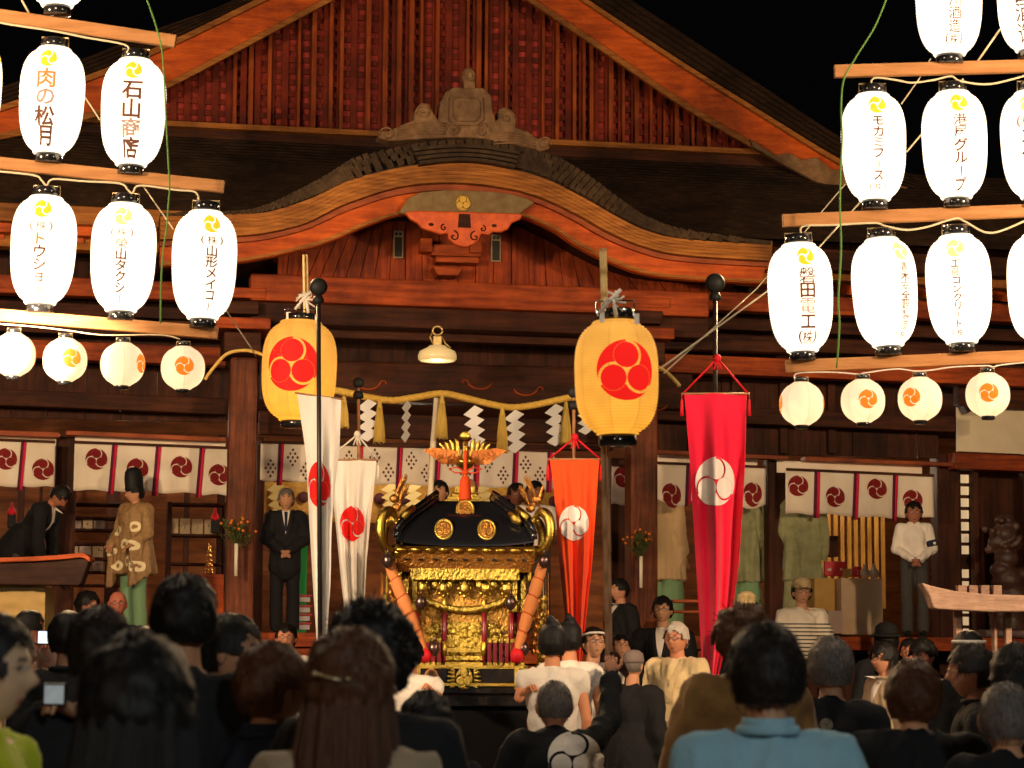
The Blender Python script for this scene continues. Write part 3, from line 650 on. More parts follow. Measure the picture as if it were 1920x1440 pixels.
line('power_cable', [(-20, 606), (60, 612), (130, 620), (195, 628), (300, 628), (338, 636)], 13.93, .004, CORD, 'thin cable under the lowest left bar', 'cable')
line('power_cable', [(1632, 160), (1640, 146), (1680, 150), (1710, 155), (1750, 150), (1783, 143), (1800, 152), (1850, 158), (1900, 148), (1960, 130)], 13.93, .006, CORD, 'cream cable swagging under the highest right bar', 'cable', n=60)
line('power_cable', [(1502, 440), (1506, 424), (1560, 422), (1638, 418), (1660, 424), (1700, 431), (1740, 425), (1790, 410), (1810, 416), (1850, 436), (1890, 428), (1960, 395)], 13.93, .006, CORD, 'cream cable swagging under the middle right bar', 'cable', n=70)
line('power_cable', [(1490, 712), (1496, 700), (1560, 698), (1612, 702), (1618, 700), (1680, 692), (1725, 696), (1790, 688), (1850, 686), (1862, 688), (1880, 684), (1960, 676)], 13.93, .004, WCORD, 'white cable along the lowest right bar carrying the round lanterns', 'cable', n=60)
line('green_string', [(272, -10), (290, 40), (303, 90), (308, 150), (311, 215), (316, 310), (318, 350), (316, 380), (312, 430), (306, 470), (302, 530), (301, 606)], 13.8, .0055, GREEN, 'frayed green string hanging down over the left bars', 'string', n=60)
line('green_string', [(1665, -10), (1640, 50), (1603, 110), (1582, 150), (1577, 200), (1579, 260), (1576, 320), (1575, 390), (1577, 470), (1572, 560), (1574, 610), (1569, 690)], 13.8, .0055, GREEN, 'green string hanging down over the right bars', 'string', n=60)
for pts, D, r, lab in (([(158, 180), (187, 225)], 14.1, .004, 'cream guy cord between the two upper left lanterns'), ([(35, -10), (54, 24)], 14, .006, 'short cord above the highest left bar'),
        ([(268, 348), (325, 430)], 14.1, .004, 'cream guy cord running down to the lantern with off centre lettering'), ([(425, 583), (473, 656), (480, 668)], lambda t: 14+5*t, .004, 'cream guy cord from the left rack down to the yellow rope'),
        ([(1875, 55), (1833, 115)], 14, .006, 'thick cream cord beside the cut-off top right lantern'), ([(1806, 148), (1742, 235), (1700, 285)], 14.1, .005, 'cream guy cord slanting between the upper right lanterns'),
        ([(1612, 380), (1530, 470), (1440, 545), (1240, 690)], lambda t: 14.35 if t < .7 else 11.35, .005, 'long cream guy cord slanting down to the right orange lantern'), ([(1745, 110), (1722, 150), (1690, 195)], 14.1, .004, 'thin ochre cord crossing the highest right bar'),
        ([(1585, 345), (1545, 392), (1420, 540), (1245, 700)], lambda t: 14.38 if t < .7 else 11.4, .0035, 'thin ochre guy cord slanting toward the hall')):
    line('guy_cord', pts, D, r, CORD, lab, 'cord', smooth_=False)
def rope(name, pts, D, r, label, mt, n=60, twist=26, parent=None, cat_='rope', strands=3):
    pp = cat(pts, n) if len(pts) > 2 else [tuple(pts[0][j]+(pts[1][j]-pts[0][j])*i/n for j in (0, 1)) for i in range(n+1)]
    DD = D if callable(D) else (lambda t: D)
    w = [P(x, y, DD(i/n)) for i, (x, y) in enumerate(pp)]; c = w[0].copy(); w = [p-c for p in w]; m = M()
    fine = []
    K = 4
    for i in range(n):
        for k in range(K): fine.append(w[i].lerp(w[i+1], k/K))
    fine.append(w[-1])
    for s_ in range(strands):
        pts_ = []
        for i, p in enumerate(fine):
            t = (fine[min(i+1, len(fine)-1)]-fine[max(i-1, 0)]).normalized(); u = t.cross(Vector((0, 1, 0))).normalized(); v = t.cross(u)
            a = 2*pi*(i/(len(fine)-1)*twist+s_/strands); pts_.append(p+(u*cos(a)+v*sin(a))*r*.62)
        m.tube(pts_, r*.52, 6)
    o = m.build(name, mt); o.location = c; return tag(o, label, cat_)
# sacred rope
STRAW = mat('straw_rope', (.85, .55, .11), .7, col2=(.70, .42, .07), nscale=30, bump=.3)
YR = 19.2+.0
def DR(t): return 22.6+1.4*t
rpts = [(598, 728), (640, 734), (690, 745), (735, 751), (780, 745), (828, 738), (870, 746), (920, 758), (960, 764), (1005, 759), (1060, 747), (1110, 738)]
rope('sacred_rope', rpts, DR, .034, 'thick twisted yellow straw rope strung across the porch', STRAW, 80, 46)
rope('yellow_rope', [(385, 711), (400, 690), (425, 664), (455, 657), (478, 660), (500, 668)], 19.6, .014, 'yellow rope tied round the top of the left pillar', ROPEY, 30, 20)
rope('yellow_rope', [(1236, 690), (1252, 700), (1268, 716), (1274, 724)], 12.1, .009, 'short yellow rope end right of the right orange lantern', ROPEY, 14, 8)
rope('bell_rope', [(819, 748), (815, 800), (810, 860), (806, 950)], 22.9, .028, 'white and gold twisted bell rope hanging behind the shrine top', mat('bright_rope', (.85, .72, .5), .5), 60, 26)
# paper streamers and straw tassels
def shide(px, py, D, hpx, wpx, label, side=1):
    c = P(px, py, D); s_ = 1/pxm(D); m = M(); n = 4; hh = hpx*s_/(n+.6); ww = wpx*s_
    for k in range(n):
        x0 = .18*ww*side*(k % 1); 
        y = .006*k; z1 = -k*hh; z0 = z1-hh*1.55
        dx = .10*ww*k*.4
        m.prism([(-ww*.5+dx, z1-hh*.95), (ww*.12+dx, z1), (ww*.62+dx, z1-hh*.45), (0+dx, z0+hh*.15)], y, y+.004)
    o = m.build('paper_streamer', PAPW); o.location = c; o.rotation_euler = (0, 0, side); return tag(o, label, 'paper streamer', 'zigzag paper streamers on the straw rope')
for px, py, h, w, lab, rz in ((686, 748, 84, 34, 'zigzag white streamer left of the leftmost tassel', 0), (762, 750, 84, 34, 'zigzag streamer seen nearly edge-on, left of the bell rope', 1.15), (886, 760, 86, 34, 'zigzag white streamer right above the gold phoenix', 0), (962, 768, 86, 34, 'zigzag white streamer right of the middle tassel', 0), (1038, 757, 84, 34, 'zigzag white streamer beside the tassel nearest the right lantern', 0), (1096, 752, 66, 30, 'zigzag streamer half hidden behind the right orange lantern', .3)):
    shide(px, py, 22.8, h, w, lab, rz)
TAS = mat('straw_tassel', (.85, .58, .13), .8, col2=(.66, .42, .08), scale=(30, 30, 1), nscale=3, bump=.5)
def tassel(px, py, D, hpx, label, tilt=0):
    c = P(px, py, D); H_ = hpx/pxm(D); m = M(); rnd = random.Random(px)
    m.lathe([(.012, 0), (.02, -.03), (.022, -.06), (.026, -.1), (.045, -H_*.6), (.052, -H_*.97), (.048, -H_)], n=16)
    for k in range(26):
        a = rnd.uniform(0, 2*pi); m.tube([(.024*cos(a), .024*sin(a), -.09), (.045*cos(a), .045*sin(a), -H_*.6), (.056*cos(a), .056*sin(a), -H_-rnd.uniform(-.01, .02))], .006, 4)
    m.tube([(.027*cos(k*.6), .027*sin(k*.6), -.075-.002*(k/6)) for k in range(22)], .005, 5)
    o = m.build('straw_tassel', TAS); o.location = c; o.rotation_euler = (0, tilt, 0); return tag(o, label, 'straw tassel', 'straw tassels on the rope')
for px, py, h, lab in ((712, 748, 82, 'straw tassel hanging right of the leftmost streamer'), (829, 740, 82, 'straw tassel just right of the white bell rope'), (942, 762, 86, 'middle straw tassel between two streamers'), (1061, 752, 80, 'straw tassel touching the right orange lantern'), (645, 738, 64, 'straw tassel beside the left white banner top')):
    tassel(px, py, 22.8, h, lab)
# pendant lamp under the beam
c = P(820, 664, 26.0); s_ = 1/pxm(26.0); LP = empty('pendant_lamp', c, 'cream bell-shaped pendant lamp glowing under the porch beam', 'lamp')
m = M(); m.lathe([(.02, .10), (.09, .095), (.12, .07), (.2, .03), (.217, -.015), (.215, -.06), (.19, -.08)], n=28); m.build('lamp_shade', mat('glazed_shade', (.85, .68, .35), .3, coat=.4, emit=(1, .66, .25), estr=.42), LP)
m = M(); m.box((0, 0, .15), (.1, .06, .11)); m.build('lamp_socket', mat('brass', (.7, .5, .2), .35, metal=.7), LP, .01)
m = M(); m.tube([(.055*cos(t), 0, .265+.05*sin(t)) for t in [i*pi/8 for i in range(17)]], .012, 8); m.tube([(-.05, 0, .26), (-.085, 0, .19), (-.05, 0, .12)], .01, 6); m.tube([(.05, 0, .2), (.09, 0, .12), (.15, 0, .07)], .01, 6); m.build('hanging_ring', MATS['brass'], LP)
light('pendant_glow', 'POINT', c+Vector((0, 0, -.2)), c, 10, WARM2, .1)
# ------------------------------------------------------------------ bamboo poles, banners
BAM = mat('bamboo', (.48, .24, .11), .45, col2=(.32, .15, .06), nscale=6)
BAMY = mat('bamboo_yellow', (.85, .62, .26), .45, col2=(.7, .48, .18), nscale=6)
def bamboo(pts, D, r, label, mt, nodes=9):
    w = [P(x, y, D) for x, y in pts]; c = w[-1].copy(); c.z = min(c.z, c.z); t = empty('bamboo_pole', c, label, 'bamboo pole', 'bamboo poles'); m = M()
    a, b = w[0]-c, w[-1]-c; pp = []; rr = []
    n = nodes*4
    for i in range(n+1):
        f = i/n; p = a.lerp(b, f); bowl = w[len(w)//2]-c if len(w) > 2 else None
        k = i % 4; pp.append(p); rr.append(r*(1.18 if k == 0 else 1.0))
        if k == 0 and i < n: pp.append(a.lerp(b, f+.004)); rr.append(r*.92)
    m.tube(pp, rr, 10); m.build('culm', mt, t); return t
D_ = 11.3; 
t = bamboo([(1127, 466), (1131, 596)], D_, .0085, 'left cane of the pair of yellow canes rising over the right orange lantern', BAMY, 3)
t = bamboo([(1134, 466), (1137, 596)], D_+.03, .0085, 'right cane of the pair of yellow canes rising over the right orange lantern', BAMY, 3)
t = bamboo([(569, 478), (571, 600)], 19.6, .011, 'left cane of the pair rising over the left orange lantern', BAMY, 3)
t = bamboo([(575, 478), (577, 600)], 19.65, .011, 'right cane of the pair rising over the left orange lantern', BAMY, 3)
t = bamboo([(1131, 838), (1141, 1330)], D_, .012, 'left of the two dark bamboo poles under the right orange lantern', BAM, 6)
t = bamboo([(1138, 838), (1146, 1330)], D_+.04, .0115, 'right of the two dark bamboo poles under the right orange lantern', BAM, 5)
for px, py, D, lab in ((1150, 562, 11.1, 'pale rope knot on top of the right orange lantern'), (574, 560, 19.2, 'pale rope knot on top of the left orange lantern')):
    c = P(px, py, D); m = M(); rnd = random.Random(px); kf = 1 if D > 15 else .7
    for k in range(9):
        a = rnd.uniform(0, 6.28); m.tube([(0, 0, 0), (.05*cos(a), .02*sin(k), .04*sin(a)), (.085*cos(a+.5), .02, .085*sin(a+.5)-.02)], .008, 5)
    m.tube([(-.09, 0, -.09), (-.03, 0, -.01), (.05, 0, .07)], .014, 6); m.tube([(0, 0, 0), (.02, 0, -.12)], .014, 6)
    m.v = [tuple(kf*q for q in v) for v in m.v]; o = m.build('rope_knot', WCORD); o.location = c; tag(o, lab, 'rope knot')
def banner(left, right, D, colm, label, cc, cr_px, crestm, folds, amp, cordm=None, apex=None, gap=.05):
    """cloth hung from a cross stick; left and right edges and the crest centre/radii in photo pixels"""
    tl, tr = left[0], right[0]; c = P((tl[0]+tr[0])/2, tl[1], D); root = empty('banner', c, label, 'banner', 'tapering banners hung from poles')
    y0 = tl[1]; y1 = left[-1][1]; dyr = tr[1]-tl[1]
    def ex(pl, y):
        for a_, b_ in zip(pl, pl[1:]):
            if a_[1] <= y <= b_[1]: return a_[0]+(b_[0]-a_[0])*(y-a_[1])/(b_[1]-a_[1])
        return pl[0][0] if y < pl[0][1] else pl[-1][0]
    L2 = [(ex(left, y0+(y1-y0)*i/30), y0+(y1-y0)*i/30) for i in range(31)]; R2 = [(ex([(q[0], q[1]-dyr) for q in right], y0+(y1-y0)*i/30), 0) for i in range(31)]
    for _ in range(3):
        L2 = [L2[0]]+[((L2[i-1][0]+2*L2[i][0]+L2[i+1][0])/4, L2[i][1]) for i in range(1, 30)]+[L2[30]]; R2 = [R2[0]]+[((R2[i-1][0]+2*R2[i][0]+R2[i+1][0])/4, 0) for i in range(1, 30)]+[R2[30]]
    def xy(u, v):
        t = min(max(v, 0), 1)*30; i = min(29, int(t)); f = t-i; l = L2[i][0]*(1-f)+L2[i+1][0]*f; r = R2[i][0]*(1-f)+R2[i+1][0]*f; return l, r, y0+(y1-y0)*min(max(v, 0), 1)+dyr*u*(1-v)
    def surf(u, v, off=0):
        l, r, y = xy(u, v); d = 0
        for f, ph, am in folds: d += am*sin(2*pi*f*(u+.05*sin(3*v+ph))+ph+1.1*v)*(.12+.88*min(1, v*2.2))
        p = P(l+(r-l)*u, y, D)-c; p.y += amp*d+off+.016*mnoise.noise((p.x*7+D, p.z*2.5, D))+.006*mnoise.noise((p.x*20+D, p.z*9, D)); return p
    m = M(); m.grid(lambda u, v: surf(u, v), 72, 70); m.build('cloth', colm, root, solid=.004)
    def cs(u, v):
        yy = cc[1]-v*cr_px[1]; vv = (yy-y0)/(y1-y0); l, r, _ = xy(.5, vv); return surf((cc[0]+u*cr_px[0]-l)/(r-l), vv, -.016)
    m = M(); m.flat2(crest2d(1, gap+.03, .5, .425, seg=24), cs); m.build('crest', crestm, root, fixn=False)
    TL, TR = P(tl[0], tl[1], D)-c, P(tr[0], tr[1], D)-c
    m = M(); m.tube([TL+(TL-TR)*.05, TR+(TR-TL)*.05], .008, 8); m.build('cross_stick', BAM, root)
    if apex:
        A_ = P(apex[0], apex[1], D-.02)-c; m = M()
        for q in (TL, TR): m.tube([A_, q*1.04], .008, 6)
        m.ball(A_, (.03, .03, .035), 8)
        for sgn in (-1, 0, 1): m.tube([A_, A_+Vector((.03*sgn, -.02, -.09))], .007, 5)
        m.build('hanging_cord', cordm, root)
        for q in (TL, TR):
            m = M(); e = q*1.08; m.tube([e, e+Vector((0, 0, -.05))], .004, 5); m.lathe([(.004, 0), (.010, -.015), (.013, -.07), (.015, -.13)], e+Vector((0, 0, -.04)), 10); m.build('tassel', cordm, root)
    return root
WCL = mat('white_banner_cloth', (.82, .76, .68), .8, bump=.08, nscale=40, sheen=.2); RCL = mat('crimson_cloth', (.80, .006, .05), .75, bump=.06, nscale=40, sheen=.3); OCL = mat('vermilion_cloth', (.9, .075, .008), .75, bump=.06, nscale=40, sheen=.2)
WPR = mat('white_print', (.80, .74, .70), .8); RPR = mat('red_print', (.75, .015, .012), .75); RCORD = mat('red_cord', (.6, .01, .02), .6)
banner([(557, 737), (573, 850), (580, 1000), (586, 1100), (594, 1215)], [(640, 748), (636, 850), (626, 920), (621, 1000), (620, 1100), (611, 1226)], 18.6, WCL, 'white banner behind the black pole, red crest folded narrow', (598, 906), (21, 43), RPR, [(1.15, .6, 1), (2.6, 2, .4)], .05, gap=.06)
banner([(616, 862), (629, 980), (638, 1080), (650, 1190)], [(706, 862), (702, 910), (694, 980), (687, 1060), (680, 1190)], 19.6, WCL, 'shorter white banner whose red crest hangs over its right half', (661, 982), (23, 33), RPR, [(2.2, 1.6, .8), (5.3, .4, .3)], .05, apex=(670, 815), cordm=WCORD, gap=.06)
banner([(1031, 861), (1040, 930), (1048, 1040), (1060, 1160), (1071, 1262)], [(1124, 861), (1118, 950), (1111, 1050), (1102, 1130), (1088, 1262)], 18.4, OCL, 'orange-red banner with round white crest, narrowing to a point', (1076, 981), (28, 33), WPR, [(2.1, .5, .9), (4.5, 2, .35)], .05, apex=(1078, 820), cordm=RCORD)
banner([(1283, 738), (1293, 850), (1302, 970), (1310, 1100), (1322, 1296)], [(1400, 738), (1398, 850), (1392, 950), (1385, 1060), (1370, 1170), (1340, 1296)], 17.6, RCL, 'long crimson banner with a large white crest, right of the hall centre', (1341, 904), (37.5, 46), WPR, [(1.3, .2, 1), (3.2, 1.2, .45)], .085, apex=(1345, 672), cordm=RCORD)
def pole(px, y0, y1, D, r, label, mt, fin):
    a = P(px, y0, D); b = P(px+(3 if px < 900 else 0), y1, D); root = empty('banner_pole', b, label, 'pole', 'banner poles'); m = M(); m.tube([a-b, (0, 0, 0)], r, 10); m.build('shaft', mt, root)
    if fin:
        m = M(); m.ball(a-b+Vector((0, 0, .01)), (fin, fin*.7, fin), 20); m.lathe([(.02, -.13), (.045, -.12), (.045, -.09), (.03, -.06)], a-b, 12); m.build('finial', mat('black_finial', (.015, .015, .014), .55), root)
    return root
BPOL = mat('black_pole', (.018, .014, .012), .45)
pole(597, 540, 1215, 18.3, .018, 'black pole with round black finial in front of the left white banner', BPOL, .072)
pole(1341, 533, 1290, 17.8, .018, 'black pole with round black finial carrying the crimson banner', BPOL, .076)
pole(672, 720, 1180, 19.8, .014, 'thin rusty pole carrying the shorter white banner', BAM, .048)
pole(1076, 738, 1262, 18.6, .013, 'thin dark pole carrying the orange-red banner', BAM, .048)

c = P(1158, 1272, 11.22); s_ = 1/pxm(11.22); m = M(); m.prism([(x*s_, -z*s_) for x, z in ((-22, 56), (-22, -30), (-14, -50), (0, -48), (12, -30), (22, -8), (16, 0), (2, -14), (-4, 10), (-8, 54))], -.02, .02); o = m.build('wooden_pole_socket', DARKW, None, .004); o.location = c; tag(o, 'dark wooden foot piece on the bamboo poles under the raised hand', 'pole socket')
# ------------------------------------------------------------------ crested curtains of the bays
NCL = mat('cream_curtain_cloth', (.82, .72, .60), .85, col2=(.76, .62, .46), nscale=2, bump=.1, bscale=30); MAR = mat('maroon_print', (.20, .010, .010), .8)
RIB = mat('pink_ribbon', (.62, .015, .06), .7); RIBD = mat('purple_ribbon', (.10, .01, .035), .7); DKP = mat('dark_print', (.10, .03, .03), .8)
def curtain(x0, y0, x1, y1, hpx, yb, label, ribbons, crests, kind='crest', cr=20.5, sag=None, strip=True):
    c = BW(x0, y0, yb); c2 = BW(x1, y1, yb); s_ = 1/pxm(c.y); root = empty('curtain', c, label, 'curtain', 'curtains hung across the bays', rz=YAW)
    ca, cb = B(x0, y0, yb), B(x1, y1, yb); Wd = cb.x-ca.x; dz = cb.z-ca.z; H_ = hpx*s_
    xs = [x0]+[r for r in ribbons]+[x1]
    def pt(px, v, off=0):           # px in photo, v metres below the top
        f = (px-x0)/(x1-x0); X = Wd*f; w = .018*sin(X*9+.6)+.012*sin(X*23)
        return Vector((X, (w*(.3+v/H_)+off), dz*f-v-(sag(f, v/H_) if sag else 0)))
    for a, b in zip(xs, xs[1:]):
        if b-a < 3: continue
        rj = .012*sin(a)
        m = M(); m.grid(lambda u, v: pt(a+(b-a)*u, v*(H_+rj+.01*sin(6*u+a)), 0), 14, 10); m.build('cloth_panel', NCL, root, solid=.004)
    for r in ribbons:
        for w0, w1, mt in ((-4, 1, RIBD), (1, 6, RIB)):
            m = M(); m.grid(lambda u, v: pt(r+w0+(w1-w0)*u-(6*v if r < 600 and kind == 'crest' else 3*v), v*H_*1.09, -.02-(.004 if w0 > 0 else 0)), 2, 10); m.build('ribbon', mt, root, solid=.002)
    for cx, cyp in crests:
        f = (cx-x0)/(x1-x0); cv = (cyp-(y0+(y1-y0)*f))*s_; R = cr*s_
        if kind == 'crest':
            m = M(); m.flat2(crest2d(R, .10, .5, .42), lambda u, v: pt(cx+u/Wd*(x1-x0), min(max(cv-v, .0), H_*1.05), -.012)); m.build('crest', MAR, root, fixn=False)
        else:                         # little sprig diamonds
            m = M(); rnd = random.Random(cx)
            for i in range(-3, 4):
                for j in range(-3, 4):
                    if abs(i)+abs(j) > 3 or (i+j) % 2: continue
                    u0, v0 = i*.028, j*.045; q = [(u0+.014*cos(t)+rnd.uniform(-.004, .004), v0+.018*sin(t)) for t in (0, 1.05, 2.1, 3.14, 4.2, 5.2)]
                    m.add([pt(cx+a/Wd*(x1-x0), max(0, cv-b), -.012) for a, b in q], [(0, 1, 2, 3, 4, 5)])
            m.build('sprig_print', DKP, root, fixn=False)
    if strip:                         # top strip behind the rod with slanting stays
        m = M(); m.grid(lambda u, v: Vector((Wd*u, .38, dz*u-.01+.15*(1-v))), 8, 2); m.build('upper_strip', NCL, root)
    m = M(); m.beam((0, -.03, .0), (Wd, -.03, dz), .03, .03); m.build('curtain_rod', DARKW, root)
    return root
curtain(-120, 820, 104, 829, 86, -.05, 'cream curtain with maroon crests at the left edge, left of the dark post', [-60, 44], [(-50, 868), (12, 861), (82, 881)])
curtain(140, 829, 426, 840, 88, -.05, 'cream curtain with maroon crests behind the priest in the tall black hat', [214, 296, 378], [(181, 861), (258, 880), (340, 876), (412, 891)])
curtain(489, 829, 1040, 846, 74, .25, 'cream curtain with dark sprig print across the middle bay', [526, 592, 672, 746, 818, 891, 965, 1030], [(508, 878), (548, 858), (572, 884), (624, 880), (652, 862), (700, 858), (726, 886), (768, 864), (797, 888), (842, 866), (870, 890), (912, 870), (942, 892), (984, 872), (1012, 893)], kind='sprig', strip=False)
curtain(1147, 872, 1176, 873, 74, .1, 'narrow cream curtain strip left of the right pillar, crest half hidden', [], [(1171, 894)], strip=False)
curtain(1228, 868, 1436, 876, 62, .1, 'lifted cream curtain with squashed maroon crests behind the crimson banner', [1290, 1370], [(1259, 916), (1410, 916)], sag=lambda f, v: .12*v*sin(f*9), cr=18)
curtain(1473, 880, 1749, 892, 82, -.05, 'cream curtain with maroon crests above the man in the white shirt', [1530, 1604, 1677], [(1496, 911), (1564, 932), (1642, 917), (1710, 938)], cr=19.5)
# ------------------------------------------------------------------ things inside the hall
GCL = mat('gold_brocade', (.60, .34, .07), .6, col2=(.42, .20, .03), nscale=14, bump=.3)
def hbox(name, x0, y0, x1, y1, yb, th, mt, label, cat_, bev=.006, group=None, extra=None):
    a = B(x0, y0, yb); b = B(x1, y1, yb); c = MB @ Vector(((a.x+b.x)/2, yb+th/2, b.z)); w = b.x-a.x; h = a.z-b.z
    m = M(); m.bb((-w/2, -th/2, 0), (w/2, th/2, h)); o = m.build(name, mt, None, bev); o.location = c; o.rotation_euler = (0, 0, YAW); tag(o, label, cat_, group)
    if extra: extra(o, w, h, th)
    return o
# gold valance behind the middle bay
a = B(497, 900, 3.2); b = B(1060, 945, 3.2); c = MB @ Vector((a.x, 3.2, a.z)); GV = empty('gold_valance', c, 'gold brocade valance with round dark medallions deep in the middle bay', 'valance', rz=YAW); Wd = b.x-a.x
m = M(); m.grid(lambda u, v: (Wd*u, .03*sin(u*50), -.42*v-.10*abs(sin(u*pi*7))*v-.02), 90, 6); m.build('cloth', GCL, GV, solid=.01)
for k in range(12):
    m = M(); m.lathe([(.075, 0), (.075, .004)], (Wd*(k+.5)/12, -.06, -.22), 18, rot=Matrix.Rotation(pi/2, 3, 'X')); m.build('medallion', DKP, GV)
GPAP = mat('gold_paper', (.72, .55, .20), .5)
for px, lab in ((729, 'gold zigzag paper left of the inner valance tassel'), (772, 'gold zigzag paper right of the inner valance tassel'), (905, 'gold zigzag paper beside the bald man behind the shrine'), (515, 'gold zigzag paper above the suited man at the steps')):
    o = shide(px, 905, 30.6, 66, 30, lab, 0); o.data.materials[0] = GPAP; o['group'] = 'gold zigzag papers inside the hall'
def shelves(x0, x1, rows, yb, label, mt=DARKV):
    a = B(x0, rows[0], yb); b = B(x1, rows[-1], yb); c = MB @ Vector((a.x, yb, b.z)); r = empty('shelf_rack', c, label, 'shelf', rz=YAW); w = b.x-a.x; H_ = a.z-b.z
    for X in (0, w): m = M(); m.bb((X-.03, -.15, -.0), (X+.03, .25, H_+.04)); m.build('upright', mt, r, .005)
    for y in rows: z = B(x0, y, yb).z-b.z; m = M(); m.bb((.031, -.15, z), (w-.031, .25, z+.03)); m.build('shelf_board', mt, r, .004)
shelves(132, 225, (948, 974, 996, 1022, 1050, 1075, 1100), 2.2, 'dark shelf rack of small goods left of the priest')
shelves(318, 420, (948, 1006, 1060, 1110), 2.2, 'dark shelf rack of small goods between the priest and the left pillar')
CREAMP = mat('aged_paper', (.62, .50, .34), .8, col2=(.5, .36, .2), nscale=6); GREYP = mat('printed_paper', (.5, .42, .38), .8, col2=(.3, .2, .16), nscale=14)
def marks(mt, n, seed=0):
    def f(o, w, h, th):
        rnd = random.Random(seed)
        m = M()
        for k in range(n):
            x = rnd.uniform(-w*.4, w*.4); z = rnd.uniform(h*.15, h*.85); m.box((x, -th/2-.003, z), (rnd.uniform(.1, .3)*w/2, .004, rnd.uniform(.06, .16)*h))
        m.build('printed_marks', mt, o)
    return f
for i, (x0, y0, x1, y1, mt, lab) in enumerate(((136, 976, 152, 994, GREYP, 'small dull card, leftmost on the middle shelf left of the priest'), (156, 968, 173, 995, CREAMP, 'bright card standing on the middle shelf left of the priest'), (176, 976, 196, 995, GREYP, 'wide brown card, right of the bright one on the shelf'),
        (133, 1024, 146, 1040, CREAMP, 'small white square card on the lower shelf, leftmost'), (149, 1024, 170, 1045, GREYP, 'spotted card second on the lower shelf'), (174, 1024, 193, 1045, CREAMP, 'pale card third on the lower shelf'), (174, 1050, 193, 1074, GREYP, 'printed sheet under the pale card'), (150, 1050, 170, 1073, CREAMP, 'pale sheet left of the printed sheet'),
        (318, 972, 334, 1000, CREAMP, 'cream card with round print, first right of the priest'), (338, 972, 356, 1001, CREAMP, 'cream card with round print, second right of the priest'), (360, 973, 380, 1002, CREAMP, 'cream card with round print, third right of the priest'), (384, 974, 398, 1002, CREAMP, 'cream card with round print beside the dark bag'))):
    hbox('offering_card', x0, y0, x1, y1, 2.15, .03, mt, lab, 'card', .002, 'cards on the hall shelves', marks(DKP if i % 2 else MATS['printed_paper'], 3, i))
for px, lab in ((22, 'black bag with red top hanging at the left edge'), (404, 'black bag with red top hanging beside the left pillar')):
    y0 = 966 if px > 100 else 956
    o = hbox('hanging_bag', px-8, y0+6, px+7, y0+34, 1.4, .1, mat('black_cloth', (.02, .018, .02), .8), lab, 'bag', .02, 'black and red hanging bags')
    m = M(); m.lathe([(.055, 0), (.05, .05), (.02, .1), (.01, .16)], (0, 0, 28/157-.02), 10); m.build('red_top', RCORD, o)
# open wood panels, posts and braces inside the left bay
for x0, x1 in ((34, 46), (74, 80), (200, 226), (346, 356), (408, 422)):
    a = B(x0, 925, 4); b = B(x1, 925, 4); m = M(); m.bb((a.x, 4, FL), (b.x, 4.12, B(x0, 815, 4).z)); hb(m, 'inner_post', DARKV, .008)
# altar stand with brass pagoda-like lamp, right of the priest
hbox('altar_counter', 362, 1076, 418, 1180, 1.2, .6, ORW, 'low orange wooden counter at the foot of the left pillar', 'counter', .008)
c = BW(392, 1076, 1.3); m = M(); prof = []
for k in range(5):
    r = .055-.006*k; z = .03+.055*k; prof += [(r*.6, z), (r, z+.012), (r, z+.022), (r*.6, z+.034)]
m.lathe([(.06, 0), (.06, .03)]+prof+[(.02, .33), (.004, .37)], n=18); o = m.build('brass_ornament', mat('brass_shiny', (.9, .5, .15), .22, metal=1)); o.location = c; tag(o, 'small tiered brass ornament on the orange counter', 'ornament')
# red and green offering stand by the suited man
a = MB @ Vector((B(562, 1100, -.2).x, -.2, FL)); ST = empty('offering_stand', a, 'green and red stand beside the suited man at the steps', 'stand', rz=YAW)
GRN = mat('green_paint', (.015, .33, .07), .6); REDP = mat('red_paint', (.55, .012, .02), .5); WHT = mat('white_board', (.7, .64, .62), .7)
m = M(); m.bb((-.02, 0, .0), (.08, .04, 1.02)); m.build('green_panel', GRN, ST, .004)
for k, z in enumerate((.42, .30, .2, .1)):
    m = M(); m.bb((-.06, -.05, z), (.14, -.01, z+.022)); m.build('red_rail', REDP, ST, .003)
    m = M(); m.bb((0, -.03, z-.06), (.12, -.012, z-.005)); m.build('white_board', WHT, ST, .003)
# tables, boxes and bottles of the right bay
TANB = mat('tan_board', (.55, .33, .09), .7, col2=(.48, .26, .06), nscale=3); PINKB = mat('pale_board', (.62, .45, .30), .75, col2=(.55, .36, .2), nscale=2); SLAT = mat('yellow_slat', (.55, .30, .06), .6, col2=(.38, .17, .03), scale=(4, 4, .5), nscale=4)
hbox('counter_front', 1527, 1084, 1592, 1210, -.2, .7, TANB, 'tan counter front right of the youth in the striped shirt', 'counter', .006)
hbox('counter_front', 1577, 1084, 1656, 1190, -.45, .2, PINKB, 'pale tilted board leaning on the counter', 'board', .004)
hbox('cardboard_box', 1552, 1145, 1580, 1188, -.5, .2, mat('grey_box', (.45, .32, .26), .8), 'small greyish box at the foot of the tan counter', 'box')
m = M(); a = B(1535, 965, 3); b = B(1664, 1100, 3)
for k in range(10):
    x = a.x+(b.x-a.x)*k/10; m2 = M(); m2.bb((x+.02, 3+.01*(k % 2), b.z-.3), (x+(b.x-a.x)/10-.02, 3.03+.01*(k % 2), a.z+.3)); hb(m2, 'yellow_slat_board', SLAT, .004)
hbox('dark_screen', 1538, 1004, 1572, 1044, 2.0, .2, DARKV, 'dark box in front of the yellow boards', 'box')
